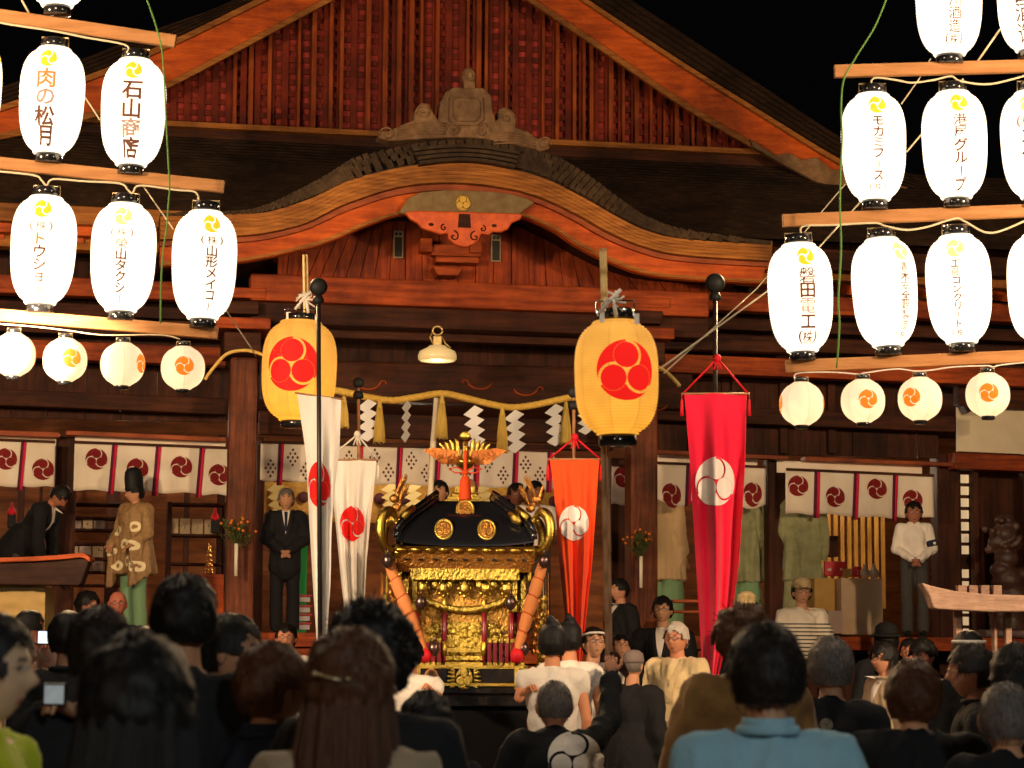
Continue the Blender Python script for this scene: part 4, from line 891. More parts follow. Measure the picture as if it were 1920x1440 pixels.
for x0, y0, x1, y1, mt, lab in ((1546, 1052, 1588, 1080, REDP, 'red printed carton on the counter behind the youth'), (1530, 1050, 1545, 1100, mat('yellow_paper', (.65, .42, .08), .7), 'yellow paper banner strip beside the red carton'), (1579, 1066, 1598, 1082, TANB, 'small tan carton on the counter'), (1604, 1062, 1616, 1082, REDP, 'small red jar on the counter')):
    hbox('carton', x0, y0, x1, y1, .2, .15, mt, lab, 'carton', .004, 'cartons on the right counter', marks(WHT, 3, x0))
for px, lab in ((1622, 'left pale round-bellied bottle on the counter'), (1639, 'right pale round-bellied bottle on the counter')):
    c = BW(px, 1084, -.1); m = M(); m.lathe([(.04, 0), (.06, .04), (.055, .09), (.025, .12), (.02, .16), (.028, .17)], n=16); o = m.build('sake_bottle', mat('ceramic', (.55, .45, .34), .25, coat=.4)); o.location = c; tag(o, lab, 'bottle', 'pale bottles on the right counter')
# boxes and bottles seen between the crimson banner and the post
for k, (px, py, w, h, lab) in enumerate(((1392, 1112, 14, 22, 'red and white carton beside the crimson banner'), (1407, 1118, 13, 24, 'brown carton right of the red and white one'), (1421, 1122, 13, 24, 'brown carton nearest the dark post'))):
    hbox('carton', px-w/2, py-h/2, px+w/2, py+h/2, 1.2, .15, REDP if k == 0 else TANB, lab, 'carton', .004, 'cartons behind the crimson banner', marks(WHT, 3, k))
for px, lab in ((1398, 'dark bottle with pale cap behind the cartons, left'), (1419, 'dark bottle with pale cap behind the cartons, right')):
    c = BW(px, 1096, 1.6); m = M(); m.lathe([(.045, 0), (.048, .12), (.02, .18), (.018, .24)], n=14); o = m.build('bottle', mat('dark_glass', (.05, .02, .01), .15, coat=.6)); o.location = c; tag(o, lab, 'bottle', 'dark bottles behind the cartons')
    m = M(); m.lathe([(.02, .235), (.02, .27)], n=12); m.build('cap', mat('cap_yellow', (.6, .55, .2), .5), o)
hbox('wood_box', 1410, 966, 1436, 1004, 2.2, .3, ORW, 'orange wooden box on a shelf right of the crimson banner', 'box')
hbox('low_bench', 1262, 1124, 1322, 1130, -1.8, .3, REDL, 'red-brown bench rail behind the man in the open collar', 'bench')
hbox('low_bench', 1262, 1144, 1380, 1150, -2.0, .3, REDL, 'lower red-brown bench rail left of the crimson banner', 'bench')
# flower vases tied on the two pillars
LEAF = mat('sprig_leaf', (.10, .13, .03), .7, col2=(.05, .06, .015), nscale=20); FLW = mat('orange_flower', (.85, .20, .02), .6)
for px, py, lab in ((442, 1030, 'white tube vase of orange flowers tied on the left pillar'), (1202, 1052, 'white tube vase of orange flowers tied on the right pillar')):
    yb = -1.32; c = BW(px, py+50, yb); vz = empty('flower_vase', c, lab, 'flower vase', 'flower vases on the porch pillars', rz=YAW)
    m = M(); m.lathe([(.018, 0), (.02, .0), (.022, .36), (.019, .36)], n=12); m.build('tube', mat('white_bamboo_tube', (.82, .72, .55), .5), vz)
    rnd = random.Random(px); m = M(); fl = []
    for k in range(34):
        a = rnd.uniform(0, 6.28); sp_ = rnd.uniform(.05, .24); hh = rnd.uniform(.42, .66); tip = Vector((sp_*cos(a), sp_*.5*sin(a), hh+.02)); m.tube([(0, 0, .33), (tip.x*.5, tip.y*.5, hh*.8), tip], .0035, 4)
        for j in range(9):
            p = Vector((0, 0, .36)).lerp(tip, rnd.uniform(.4, 1)); d = Vector((rnd.uniform(-1, 1), rnd.uniform(-1, 1), rnd.uniform(-.3, 1))).normalized(); q = d.orthogonal().normalized()*.009
            m.add([p, p+d*.02+q, p+d*.045, p+d*.02-q], [(0, 1, 2, 3)])
        if k % 2 == 0: fl.append(tip)
    m.build('foliage', LEAF, vz)
    m = M()
    for p in fl: m.ball(p, .017, 8)
    m.build('blossoms', FLW, vz); vz.children[-1]['kind'] = 'stuff'
# lamps added inside the hall, fixtures unseen
def hl(px, py, yb, e, col=WARM2, sz=.25):
    light('hall_light', 'POINT', BW(px, py, yb), (0, 0, 0), e, col, sz)
hl(250, 830, 2.6, 60); hl(760, 800, 1.8, 95); hl(1330, 850, 2.6, 50); hl(1600, 860, 2.0, 70); hl(-80, 850, 2.4, 40)
# ------------------------------------------------------------------ timber canopies, statue
def canopy(pts, D, th, mt, label, stripe=None):
    c = P(pts[0][0], pts[0][1], D); m = M(); q = [P(x, y, D)-c for x, y in pts]; m.prism([(p.x, p.z) for p in q], 0, th); o = m.build('timber_canopy', mt, None, .012); o.location = c; tag(o, label, 'timber canopy'); return o, c
PALEW = mat('bleached_timber', (.60, .40, .30), .7, col2=(.42, .26, .18), scale=(1, 4, 7), nscale=3, bump=.35)
o, c = canopy([(1728, 1092), (1745, 1098), (1790, 1108), (1850, 1114), (1920, 1116), (2060, 1112), (2060, 1140), (1920, 1147), (1850, 1147), (1760, 1142), (1750, 1140), (1742, 1116)], 16.5, .2, PALEW, 'bleached curved timber canopy at the right edge')
for x0, x1, y0 in ((1794, 1811, 1146), (1866, 1877, 1148), (1888, 1905, 1148)):
    m = M(); a = P(x0, y0, 16.7)-c; b = P(x1, 1440, 16.7)-c; m.bb((a.x, .25, -c.z), (b.x, .35, a.z)); m.build('post', PALEW, o, .006)
for x0 in (1802, 1823, 1845, 1868): m = M(); a = P(x0, 1104, 16.6)-c; m.bb((a.x-.02, .1, a.z-.06), (a.x+.04, .2, a.z+.025)); m.build('peg', PALEW, o, .004)
o, c = canopy([(-80, 1050), (0, 1052), (60, 1050), (110, 1046), (150, 1044), (160, 1046), (167, 1050), (162, 1066), (152, 1095), (146, 1098), (60, 1097), (0, 1096), (-80, 1095)], 17.5, .16, mat('black_brown_timber', (.055, .022, .012), .8, col2=(.03, .012, .007), scale=(1, 4, 7), nscale=3), 'dark curved timber canopy with lit upper edge at the left edge')  # canopy in a black-brown base colour
m = M(); q = [P(x, y, 17.5)-c for x, y in [(-80, 1044), (0, 1046), (60, 1044), (110, 1041), (150, 1037), (160, 1038), (170, 1046)]]; q2 = [p-Vector((0, 0, .035)) for p in q]; m.band(q, q2, -.03, .19); m.build('painted_lit_edge', WOOD, o, .006)  # brighter strip paints the light along the canopy's upper edge
a = P(-60, 1097, 17.6)-c; b = P(82, 1172, 17.6)-c; m = M(); m.grid(lambda u, v: (a.x+(b.x-a.x)*u, .12+.02*mnoise.noise((u*5, v*4, 0)), a.z+(b.z-a.z)*v), 30, 20); m.bb((a.x, .15, -c.z), (b.x, .5, a.z-.01)); m.build('stone_panel', mat('yellow_stone', (.42, .28, .10), .8, col2=(.32, .20, .06), nscale=2, bump=.5, bscale=5), o)
c = BW(1885, 1120, -.4); STM = mat('dark_bronze_statue', (.10, .045, .03), .5, col2=(.05, .022, .016), nscale=6, bump=.5, bscale=12)
stt = empty('guardian_statue', (c.x, c.y, FL), 'dark carved guardian beast statue behind the bleached canopy', 'statue'); s_ = 1/155
m = M(); rnd = random.Random(4)
for x, z, rx, rz_ in ((0, 195, 26, 22), (-14, 180, 18, 14), (14, 178, 22, 16), (2, 150, 24, 20), (-8, 128, 22, 16), (6, 110, 30, 24), (14, 80, 34, 30), (-4, 60, 32, 34), (6, 30, 38, 32), (-26, 166, 10, 8), (-32, 205, 8, 8), (30, 120, 18, 14), (0, 222, 20, 12)):
    m.ball((x*s_*1.1, rnd.uniform(-.05, .05), z*s_), (rx*s_, rx*s_*.8, rz_*s_), 14)
for k in range(22):
    a = rnd.uniform(0, 6.28); m.ball((.17*cos(a), -.12+.05*sin(a*2), 1.27+.16*sin(a)), .045, 8)
m.bb((-.3, -.25, -.0), (.35, .3, .1)); ob = m.build('carved_body', STM, stt)
md = ob.modifiers.new('r', 'REMESH'); md.mode = 'VOXEL'; md.voxel_size = .02; md.use_smooth_shade = True
# ------------------------------------------------------------------ portable shrine
GOLD = mat('polished_gold', (.64, .43, .08), .30, metal=1, bump=.35, nscale=10, bscale=70); GOLDR = mat('chased_gold', (.54, .39, .075), .38, metal=1, bump=.9, nscale=10, bscale=38); GOLDD = mat('aged_gold', (.55, .24, .05), .35, metal=.9, bump=.5, bscale=50)
LAC = mat('black_roof_lacquer', (.008, .008, .010), .16, coat=.6); ORC = mat('orange_wrapped_cloth', (.58, .20, .06), .7, bump=.25, bscale=40); REDL2 = mat('dark_red_lacquer', (.22, .008, .02), .3, coat=.4); BELL = mat('dark_bell_metal', (.16, .10, .09), .28, metal=.9)
DM = 18.0; SM = 1/pxm(DM); MC = P(868, 1310, DM)
MK = empty('portable_shrine', MC, 'gilded portable shrine with black lacquer roof and gold phoenix', 'portable shrine', rz=radians(2))
KX = .78; MK.scale = (KX, KX, 1)
def q(px, py, y=0): p = P(px, py, DM+y*KX)-MC; return Vector((p.x/KX, y, p.z))
def squash(m, z0, f): m.v = [(v[0], v[1], z0+(v[2]-z0)*f) for v in m.v]; return m
def mk(m, name, mt, parent=MK, bevel=0, **k): return m.build(name, mt, parent, bevel, **k)
hw = 1.42/2
# roof: four concave lacquered planes
ez = q(868, 1030).z; tz = q(868, 943).z
def roofpt(a, t):                    # a along edge -1..1, t 0 eave ..1 top (front face, local)
    w0, w1 = .66, .27; w = w0+(w1-w0)*(1-(1-t)**.75) if False else w0*(1-t)+w1*t+.075*sin(pi*t**.8)
    z = ez+(tz-ez)*(t**1.0*.55+.45*t**1.6 if False else t)+.0; z += .035*(abs(a)**3)*(1-t)**2
    return Vector((a*w, -w, z))
for k in range(4):
    R_ = Matrix.Rotation(k*pi/2, 3, 'Z'); m = M(); m.grid(lambda u, v: R_ @ roofpt(-1+2*u, v), 16, 14); mk(m, 'roof_plane', LAC)
    m = M(); pts = [R_ @ (roofpt(1, i/12)+Vector((.0, 0, .02))) for i in range(13)]; m.tube(pts, [.03]*13, 8); pts2 = [R_ @ (roofpt(1, t)*1.0+Vector((.0, 0, .06))) for t in (0, .2, .4, .6, .8, 1)]; m.tube(pts2, .028, 8); mk(m, 'corner_ridge', LAC)
    m = M()
    m.tube([R_ @ (roofpt(1, t)+Vector((.02, -.02, .06))) for t in (.38, .5, .62)], .034, 8); m.tube([R_ @ (roofpt(1, t)+Vector((-.07, -.05, .035))) for t in (.36, .48, .6)], [.02, .045, .02], 8); mk(m, 'ridge_band', GOLD)
    for a, t in ((-.34, .34), (.34, .34), (0, .78)):
        p = R_ @ roofpt(a*(1 if t < .5 else 1), t); n = (R_ @ Vector((0, -.9, .45))).normalized(); rq = n.to_track_quat('Z', 'Y').to_matrix()
        m = M(); m.lathe([(.088, 0), (.092, .012), (.080, .02), (.076, .012), (.07, .012)], p+n*.004, 24, rot=rq); bz = mk(m, 'roof_crest', GOLD); m = M(); m.flat2(crest2d(.066, .1), lambda u, v: p+n*.020+rq @ Vector((u, v, 0))); m.build('crest_commas', GOLDD, bz, solid=.006)
# scalloped eave
m = M(); W2 = .68
for k in range(4):
    R_ = Matrix.Rotation(k*pi/2, 3, 'Z')
    m.add([R_ @ v for v in [Vector((-W2, -W2, ez-.03)), Vector((W2, -W2, ez-.03)), Vector((W2-.03, -W2+.06, ez-.19)), Vector((-W2+.03, -W2+.06, ez-.19)), Vector((-W2, -W2+.05, ez)), Vector((W2, -W2+.05, ez))]], [(0, 1, 2, 3), (0, 4, 5, 1)])
mk(m, 'eave_band', GOLDD)
for k in range(4):
    R_ = Matrix.Rotation(k*pi/2, 3, 'Z'); m = M()
    for i in range(10):
        x = -W2+.07+i*(2*W2-.14)/9; m.ball(R_ @ Vector((x, -W2-.005, ez-.03)), (.062, .062, .025), 12)
    mk(m, 'scallop_edging', GOLD)
    m = M()
    for i in range(9):
        x = -W2+.12+i*(2*W2-.24)/8; m.box(R_ @ Vector((x, -W2+.02, ez-.10)), (.045, .045, .012), R_)
    mk(m, 'eave_studs', BLK)
# curled corner finials with small birds
def curl(s, f, k):
    R_ = Matrix.Rotation(atan2(f*1.0, s*1.0), 3, 'Z'); r0 = W2*1.41-.02; pts = []; rr = []
    for i in range(26):
        t = i/25; th = -pi/2-.25+t*4.75; r = .165*(1-.52*t); pts.append(R_ @ Vector((r0+.07+r*cos(th)*(1), 0, ez+.13+.03*t+r*sin(th)))); rr.append(.022+.026*sin(pi*min(1, t*1.15))*1)
    m = M(); m.tube(pts, rr, 8); m.tube([R_ @ Vector((r0-.18, 0, ez-.04)), R_ @ Vector((r0+.02, 0, ez-.04))], .05, 8); cu = mk(m, 'corner_curl', GOLD)
    m = M(); b = R_ @ Vector((r0+.02, 0, ez+.35)); m.ball(b, (.05, .03, .035), 10); m.cap(b+Vector((.03, 0, .02)), b+Vector((.06, 0, .1)), .018, .010)
    rnd = random.Random(k)
    for j in range(7): a = -1+j*.33; m.cap(b, b+Vector((-.10*cos(a)*s-.02*s, .05*sin(j), .10+.08*sin(a+1))), .014, .004)
    m.build('small_bird', GOLDD, cu)
for k, (s, f) in enumerate(((-1, -1), (1, -1), (1, 1), (-1, 1))): curl(s, f, k)
# pedestal, tassel and phoenix
m = M(); z = tz
for w, h in ((.24, .03), (.20, .05), (.15, .05), (.17, .02), (.12, .10)): m.box((0, 0, z+h/2), (2*w*.8, 2*w*.8, h)); z += h
squash(m, tz, .5); mk(m, 'pedestal', GOLD, bevel=.006)
PH = M(); PH.cap((0, 0, z), (0, 0, z+.25), .02, .02); PH.ball((0, 0, z+.32), (.10, .17, .10), 16); PH.cap((0, -.12, z+.33), (0, -.17, z+.52), .05, .025); PH.ball((0, -.19, z+.55), (.03, .045, .035), 12); PH.cap((0, -.22, z+.55), (0, -.27, z+.53), .012, .004)
squash(PH, tz, .55); ph = mk(PH, 'phoenix_body', GOLD)
for s in (-1, 1):
    m = M()
    for j in range(9):
        t = j/8; e = Vector((s*(.28+.14*t), .02*j-.05, z+.34+.16*t)); st = Vector((s*.07, .0, z+.30+.02*j)); d = (e-st); n = Vector((0, 1, 0)); w = d.cross(n).normalized()*.03
        m.add([st-w*.6, st+w*.6, st+d*.7+w*1.4, e, st+d*.7-w*1.4], [(0, 1, 2, 3, 4)])
    squash(m, tz, .55); o = m.build('wing', mat('red_gold_wing', (.32, .10, .02), .4, metal=.8, bump=.6, bscale=30), ph, solid=.012)
    m = M()
    for j in range(4):
        x = s*(.07+.045*j); m.tube([(x*.6, .06, z+.34), (x, .1, z+.48+.01*j), (x*1.1, .10, z+.62-.02*j), (x*1.15+s*.02, .08, z+.66-.02*j)], [.012, .022, .024, .006], 8)
    squash(m, tz, .55); m.build('tail_plume', GOLD, ph)
m = M(); m.lathe([(.004, -.06), (.05, -.03), (.06, 0), (.04, .05), (.004, .09)], (0, .06, z+.68), 16, sy=.4); squash(m, tz, .56); m.build('tail_crown', GOLD, ph)
# red cords and tassel in front of the pedestal
m = M(); zb = tz+.1; yy = -.36
m.tube([(0, -.14, z+.52), (0, -.2, z+.3), (0, yy, z+.08)], .018, 8); m.ball((0, yy, z+.10), .035, 10); m.lathe([(.03, z+.06), (.052, z-.0), (.06, z-.22), (.064, z-.24)], (0, yy, 0), 16)
for s in (-1, 1): m.tube([(0, yy, z+.11), (s*.08, yy, z+.17), (s*.16, yy, z+.15), (s*.1, yy, z+.10), (0, yy, z+.10)], .010, 6)
squash(m, tz, .6); mk(m, 'red_tassel', mat('red_orange_cord', (.72, .07, .01), .6, bump=.4, bscale=80))
# body
by0 = q(868, 1245).z; bt = ez-.19; BW_ = .47
m = M(); m.bb((-BW_, -BW_, by0), (BW_, BW_, bt)); mk(m, 'core', mat('dark_gold_ground', (.50, .26, .05), .4, metal=.85, bump=.9, nscale=10, bscale=30))
def row(name, z, w, n, r, mt, shape='ball', yy=None, sz=(1, .6, 1)):
    for k in range(4):
        R_ = Matrix.Rotation(k*pi/2, 3, 'Z'); m = M()
        for i in range(n):
            x = -w+2*w*i/(n-1) if n > 1 else 0; c = R_ @ Vector((x, -(yy or BW_)-.02, z))
            if shape == 'ball': m.ball(c, (r*sz[0], r*sz[0], r*sz[2]), 10)
            elif shape == 'flower':
                m.ball(c, r*.5, 8)
                for j in range(6): m.ball(c+R_ @ Vector((r*.8*cos(j*pi/3), 0, r*.8*sin(j*pi/3))), r*.42, 8)
            else: m.box(c, (r*2*sz[0], r*1.2, r*2*sz[2]), R_)
        mk(m, name, mt)
row('bracket_tier', bt-.04, .46, 9, .034, GOLD, yy=.56); row('bracket_tier', bt-.09, .42, 7, .04, GOLDR, yy=.53)
for k in range(4):
    R_ = Matrix.Rotation(k*pi/2, 3, 'Z'); m = M(); z1 = q(868, 1073).z; z0 = q(868, 1089).z
    m.box(R_ @ Vector((0, -.62, (z0+z1)/2)), (1.04, .04, (z1-z0)*1.3), R_); mk(m, 'chased_frieze', GOLDR, bevel=.005)
    m = M(); m.box(R_ @ Vector((-.48, -.56, z0-.12)), (.045, .05, .24), R_); m.box(R_ @ Vector((.48, -.56, z0-.12)), (.045, .05, .24), R_); mk(m, 'frieze_drop', GOLDR, bevel=.004)
    zz = z0-.07
    for i in range(5):
        m = M(); x = -.40+i*.20; c = R_ @ Vector((x, -.55, zz)); m.ball(c, .055, 12)
        for j in range(8): m.ball(c+R_ @ Vector((.055*cos(j*pi/4), 0, .055*sin(j*pi/4))), .020, 6)
        mk(m, 'round_fitting', GOLD)
    m = M(); m.tube([R_ @ Vector((x, -.53, zz-.06-.10*(1-(x/.45)**2))) for x in [-.45+.09*i for i in range(11)]], .028, 6); mk(m, 'arched_beam', GOLDR)
    for x in (-.45, -.19, .19, .45):
        m = M(); m.tube([R_ @ Vector((x, -.52, by0+.02)), R_ @ Vector((x, -.52, zz-.14))], .024, 10); c = mk(m, 'column', REDL2)
        m = M()
        for z_ in (by0+.06, zz-.18): m.tube([R_ @ Vector((x, -.52, z_)), R_ @ Vector((x, -.52, z_+.11))], .028, 10)
        m.build('column_band', GOLD, c)
    m = M(); rnd = random.Random(k+20)
    for (x, z_) in [(-.28+.14*a_, .62+.05*b_) for a_ in range(5) for b_ in range(2)]+[(-.42+.06*a_, .34+.07*(a_ % 3)) for a_ in range(15)]+[(-.10, .62), (.0, .58), (.10, .62), (-.08, .50), (.08, .50), (-.12, .42), (.12, .42), (-.33, .62), (.33, .62), (-.36, .50), (.36, .50), (-.30, .55), (.30, .55), (-.34, .40), (.34, .42)]:
        c = R_ @ Vector((x, -.49, by0+(z_-.3)*(zz-by0)*1.35)); m.ball(c, (.045, .03, .03), 8)
        for j in range(5): a = rnd.uniform(0, 6.28); m.cap(c, c+R_ @ Vector((.05*cos(a), -.02, .04*sin(a))), .013, .006, 6)
    mk(m, 'relief_carving', GOLDR)
    m = M(); m.box(R_ @ Vector((0, -.485, by0+.20)), (.34, .03, .22), R_); mk(m, 'door_panel', GOLDR, bevel=.004)
    for z_, mt in ((by0+.10, GOLD), (by0+.045, GOLDR), (by0+.0, GOLD)): m = M(); m.box(R_ @ Vector((0, -.50-.012*(by0+.1-z_)*10, z_)), (.36, .06, .032), R_); mk(m, 'threshold', mt, bevel=.004)
    for s in (-1, 1):
        for i in range(5):
            x = s*(.24+.055*i); m = M(); m.box(R_ @ Vector((x, -.56, by0+.09)), (.034, .03, .15), R_); p = mk(m, 'railing_post', REDL2, bevel=.004)
            for z_ in (by0+.0, by0+.175): m = M(); m.box(R_ @ Vector((x, -.56, z_)), (.038, .036, .028), R_); m.build('post_cap', GOLD, p)
    m = M(); m.box(R_ @ Vector((0, -.58, by0-.02)), (1.22, .06, .025), R_); m.box(R_ @ Vector((0, -.6, q(868, 1282).z)), (1.26, .06, .022), R_); mk(m, 'gold_rim', GOLD)
m = M(); z0 = q(868, 1312).z; m.bb((-.60, -.60, z0+.05), (.60, .60, by0-.03)); mk(m, 'base_box', BLK, bevel=.01)
m = M(); m.bb((-.66, -.66, z0-.04), (.66, .66, z0+.045)); mk(m, 'base_plinth', LAC, bevel=.012)
for k in range(4):
    R_ = Matrix.Rotation(k*pi/2, 3, 'Z'); c = q(866, 1261); c = Vector((0, -.615, (by0+z0)/2+.03)); m = M()
    m.flat2(crest2d(.082, .12), lambda u, v: R_ @ (c+Vector((u, -.01, v)))); o = m.build('base_crest', GOLD, MK, solid=.02)
    m = M()
    for s in (-1, 1):
        for j in range(6): a = -1.2+j*.48; m.cap(R_ @ (c+Vector((s*.10, 0, .06*sin(a)))), R_ @ (c+Vector((s*(.11+.045*cos(a)), -.01, .07*sin(a)))), .014, .008, 6)
    m.build('crest_leaves', GOLDR, o)
    for x in (-.5, .5):
        m = M(); m.box(R_ @ Vector((x, -.605, (by0+z0)/2+.03)), (.045, .02, .16), R_); m.box(R_ @ Vector((x+.07, -.605, (by0+z0)/2+.03)), (.03, .02, .16), R_); mk(m, 'corner_mount', GOLD, bevel=.004)
# orange wrapped ropes from the roof corners to the poles, with crotal bells
for s in (-1, 1):
    a = q(868+s*147, 1050, -.75); b = q(868+s*78 if s < 0 else 868+s*95, 1222, -.85);  m = M(); n = 26; pts = []; rr = []
    for i in range(n+1):
        t = i/n; p = a.lerp(b, t); pts.append(p); rr.append(.042+.020*sin(pi*min(1, t*1.1))-(.010 if i % 5 == 0 else 0))
    m.tube(pts, rr, 14); co = mk(m, 'wrapped_corner_rope', ORC)
    m = M()
    for i in range(0, n, 5):
        p = a.lerp(b, (i+.5)/n); m.lathe([(rr[i]+.006, -.006), (rr[i]+.012, 0), (rr[i]+.006, .006)], p, 14, rot=(b-a).to_track_quat('Z', 'Y').to_matrix())
    m.build('binding', mat('dark_orange_binding', (.40, .07, .01), .7), co)
    m = M(); m.ball(b+Vector((0, -.03, -.03)), (.065, .06, .055), 12); m.build('red_knot', RCORD, co)
    for (px, py, yy) in ((868+s*147, 1052, -.86), (868+s*84, 1130, -.78), (868+s*60 if s < 0 else 868+s*108, 1216, -.82)):
        c = q(px, py, yy); m = M(); m.ball(c, .056, 14); m.tube([c+Vector((.058*cos(t), -.058*abs(sin(t))*.3, .01*sin(t))) for t in [i*pi/6 for i in range(13)]], .006, 5); m.tube([c+Vector((0, 0, .05)), c+Vector((0, 0, .09))], .012, 6); mk(m, 'bell', BELL)
# hanging ornaments at the sides
for s in (-1, 1):
    for f in (-.45, 0, .45):
        for j in range(3):
            m = M(); x = s*(.70+.05*j); rnd = random.Random(int(50+s*10+f*10+j)); z_ = ez-.28-.1*j
            for i in range(9): m.ball((x+rnd.uniform(-.02, .02), f+rnd.uniform(-.05, .05)-.1, z_-i*.062), rnd.choice((.018, .026, .032)), 8)
            m.tube([(x, f-.1, z_-.55), (x, f-.1, ez-.19)], .004, 4); mk(m, 'hanging_ornament', GOLDR if j % 2 else GOLDD)
# carrying poles and dark trestle below
for s in (-1, 1):
    m = M(); p = q(798 if s < 0 else 997, 1272, -1.5); m.tube([(p.x, -1.5, p.z), (p.x*.97, 2.2, p.z)], .062, 16); cp = mk(m, 'carrying_pole', mat('cypress_pole', (.30, .18, .08), .6, col2=(.22, .12, .05), nscale=12))
    m = M(); m.lathe([(.05, 0), (.045, .004), (.02, .004)], (p.x, -1.504, p.z), 16, rot=Matrix.Rotation(pi/2, 3, 'X')); m.build('pole_end', CARV, cp)
    m = M(); m.tube([(p.x, -1.2+.02*k, p.z) for k in range(3)], .07, 12); m.build('pole_wrap', ORC, cp)
m = M(); zt = z0-.05
m.bb((-.62, -.55, zt-.07), (.62, .55, zt))
for x in (-.55, .55):
    for y in (-.5, .5): m.bb((x-.05, y-.04, -MC.z), (x+.05, y+.04, zt-.07))
mk(m, 'trestle', mat('matt_black', (.006, .006, .007), 1.0))
m = M(); m.bb((-.60, -.60, -MC.z), (.60, -.58, zt-.02)); mk(m, 'trestle_cloth', mat('black_drape', (.003, .003, .003), 1))
light('added_shrine_spot', 'SPOT', (-2.6, 13.2, 3.0), MC+Vector((0, 0, .4)), 80, WARM2, .12, 22)  # unseen spot added to brighten the portable shrine
# ------------------------------------------------------------------ people
def remesh(m, vox, smooth=4, wr=0, wf=9.0, seed=0, zs=.45):
    me = m.mesh('tmp'); o = bpy.data.objects.new('tmp', me); COL.objects.link(o)
    md = o.modifiers.new('r', 'REMESH'); md.mode = 'VOXEL'; md.voxel_size = vox
    ms = o.modifiers.new('s', 'SMOOTH'); ms.iterations = smooth; ms.factor = .6
    dg = bpy.context.evaluated_depsgraph_get(); out = bpy.data.meshes.new_from_object(o.evaluated_get(dg)); bpy.data.objects.remove(o); bpy.data.meshes.remove(me)
    vs = [v.co.copy() for v in out.vertices]; ns = [v.normal.copy() for v in out.vertices]; fs = [tuple(p.vertices) for p in out.polygons]; bpy.data.meshes.remove(out)
    if wr:
        for i, (v, n) in enumerate(zip(vs, ns)):
            d = mnoise.noise((v.x*wf+seed, v.y*wf, v.z*wf*zs+(v.x*wf*.5 if zs > .3 else 0))); d2 = mnoise.noise((v.x*wf*2.3+seed+5, v.y*wf*2, v.z*wf*1.2))
            vs[i] = v+n*max(-.004, wr*(1-abs(d)*3)*.7+wr*.4*d2)
    r = M(); r.add(vs, fs, True); return r
def skinm():
    return mat('skin', (.6, .32, .2), .55, vcol=True, sss=.04)
FAB = {}
def fabric(name, col, rough=.85, col2=None, nscale=8): return mat(name, col, rough, col2=col2, nscale=nscale, bump=.25, bscale=55, sheen=.12 if col[0] > .1 else 0)
def stripe_mat(name, ca, cb, period, z0, z1, duty=.3):
    if name in MATS: return MATS[name]
    m = bpy.data.materials.new(name); m.use_nodes = True; nt = m.node_tree; N = nt.nodes; L = nt.links; b = N['Principled BSDF']; b.inputs['Roughness'].default_value = .85
    tc = N.new('ShaderNodeTexCoord'); sp = N.new('ShaderNodeSeparateXYZ'); L.new(tc.outputs['Object'], sp.inputs[0])
    def mth(op, a, b_): 
        n = N.new('ShaderNodeMath'); n.operation = op
        for i, q_ in enumerate((a, b_)):
            if isinstance(q_, (int, float)): n.inputs[i].default_value = q_
            else: L.new(q_, n.inputs[i])
        return n.outputs[0]
    z = sp.outputs[2]; fr = mth('FRACT', mth('DIVIDE', z, period), 0); s = mth('LESS_THAN', fr, duty); s = mth('MULTIPLY', s, mth('LESS_THAN', z, z1)); s = mth('MULTIPLY', s, mth('GREATER_THAN', z, z0))
    mx = N.new('ShaderNodeMix'); mx.data_type = 'RGBA'; mx.inputs[6].default_value = (*ca, 1); mx.inputs[7].default_value = (*cb, 1); L.new(s, mx.inputs[0]); L.new(mx.outputs[2], b.inputs['Base Color'])
    MATS[name] = m; return m
SUITB = fabric('black_suit', (.012, .011, .012)); WSH = fabric('white_shirt', (.78, .70, .60)); CREAMR = fabric('cream_robe', (.74, .56, .30), col2=(.66, .48, .24)); BLKS = fabric('black_shirt', (.010, .010, .011)); NAVY = fabric('navy_shirt', (.02, .025, .045))
TRO = fabric('grey_trousers', (.055, .05, .045)); HAKG = fabric('green_hakama', (.20, .34, .17)); OLIV = fabric('olive_robe', (.34, .34, .18), col2=(.24, .25, .12)); BLUE = fabric('blue_shirt', (.26, .44, .52), col2=(.22, .39, .46), nscale=3)
BROWNR = fabric('brown_robe', (.34, .17, .045), col2=(.16, .07, .02), nscale=4); BEIGE = fabric('beige_cardigan', (.42, .30, .18)); GREYB = fabric('greybeige_shirt', (.30, .22, .13)); LIME = fabric('lime_shirt', (.42, .46, .01)); PINKS = fabric('pinkish_shirt', (.55, .33, .26)); YEL = fabric('yellow_cloth', (.80, .68, .01)); DKG = fabric('dark_grey_shirt', (.04, .04, .042))
PRIESTR = None
HAIRM = {}
def hairmat(kind):
    c = {'black': (.010, .008, .007), 'brown': (.085, .030, .011), 'grey': (.16, .13, .11), 'white': (.62, .54, .44), 'dark': (.018, .012, .009)}[kind]
    return mat('hair_'+kind, c, .55, col2=tuple(q*.6 for q in c), scale=(30, 30, 2), nscale=6, bump=.15, bscale=20)
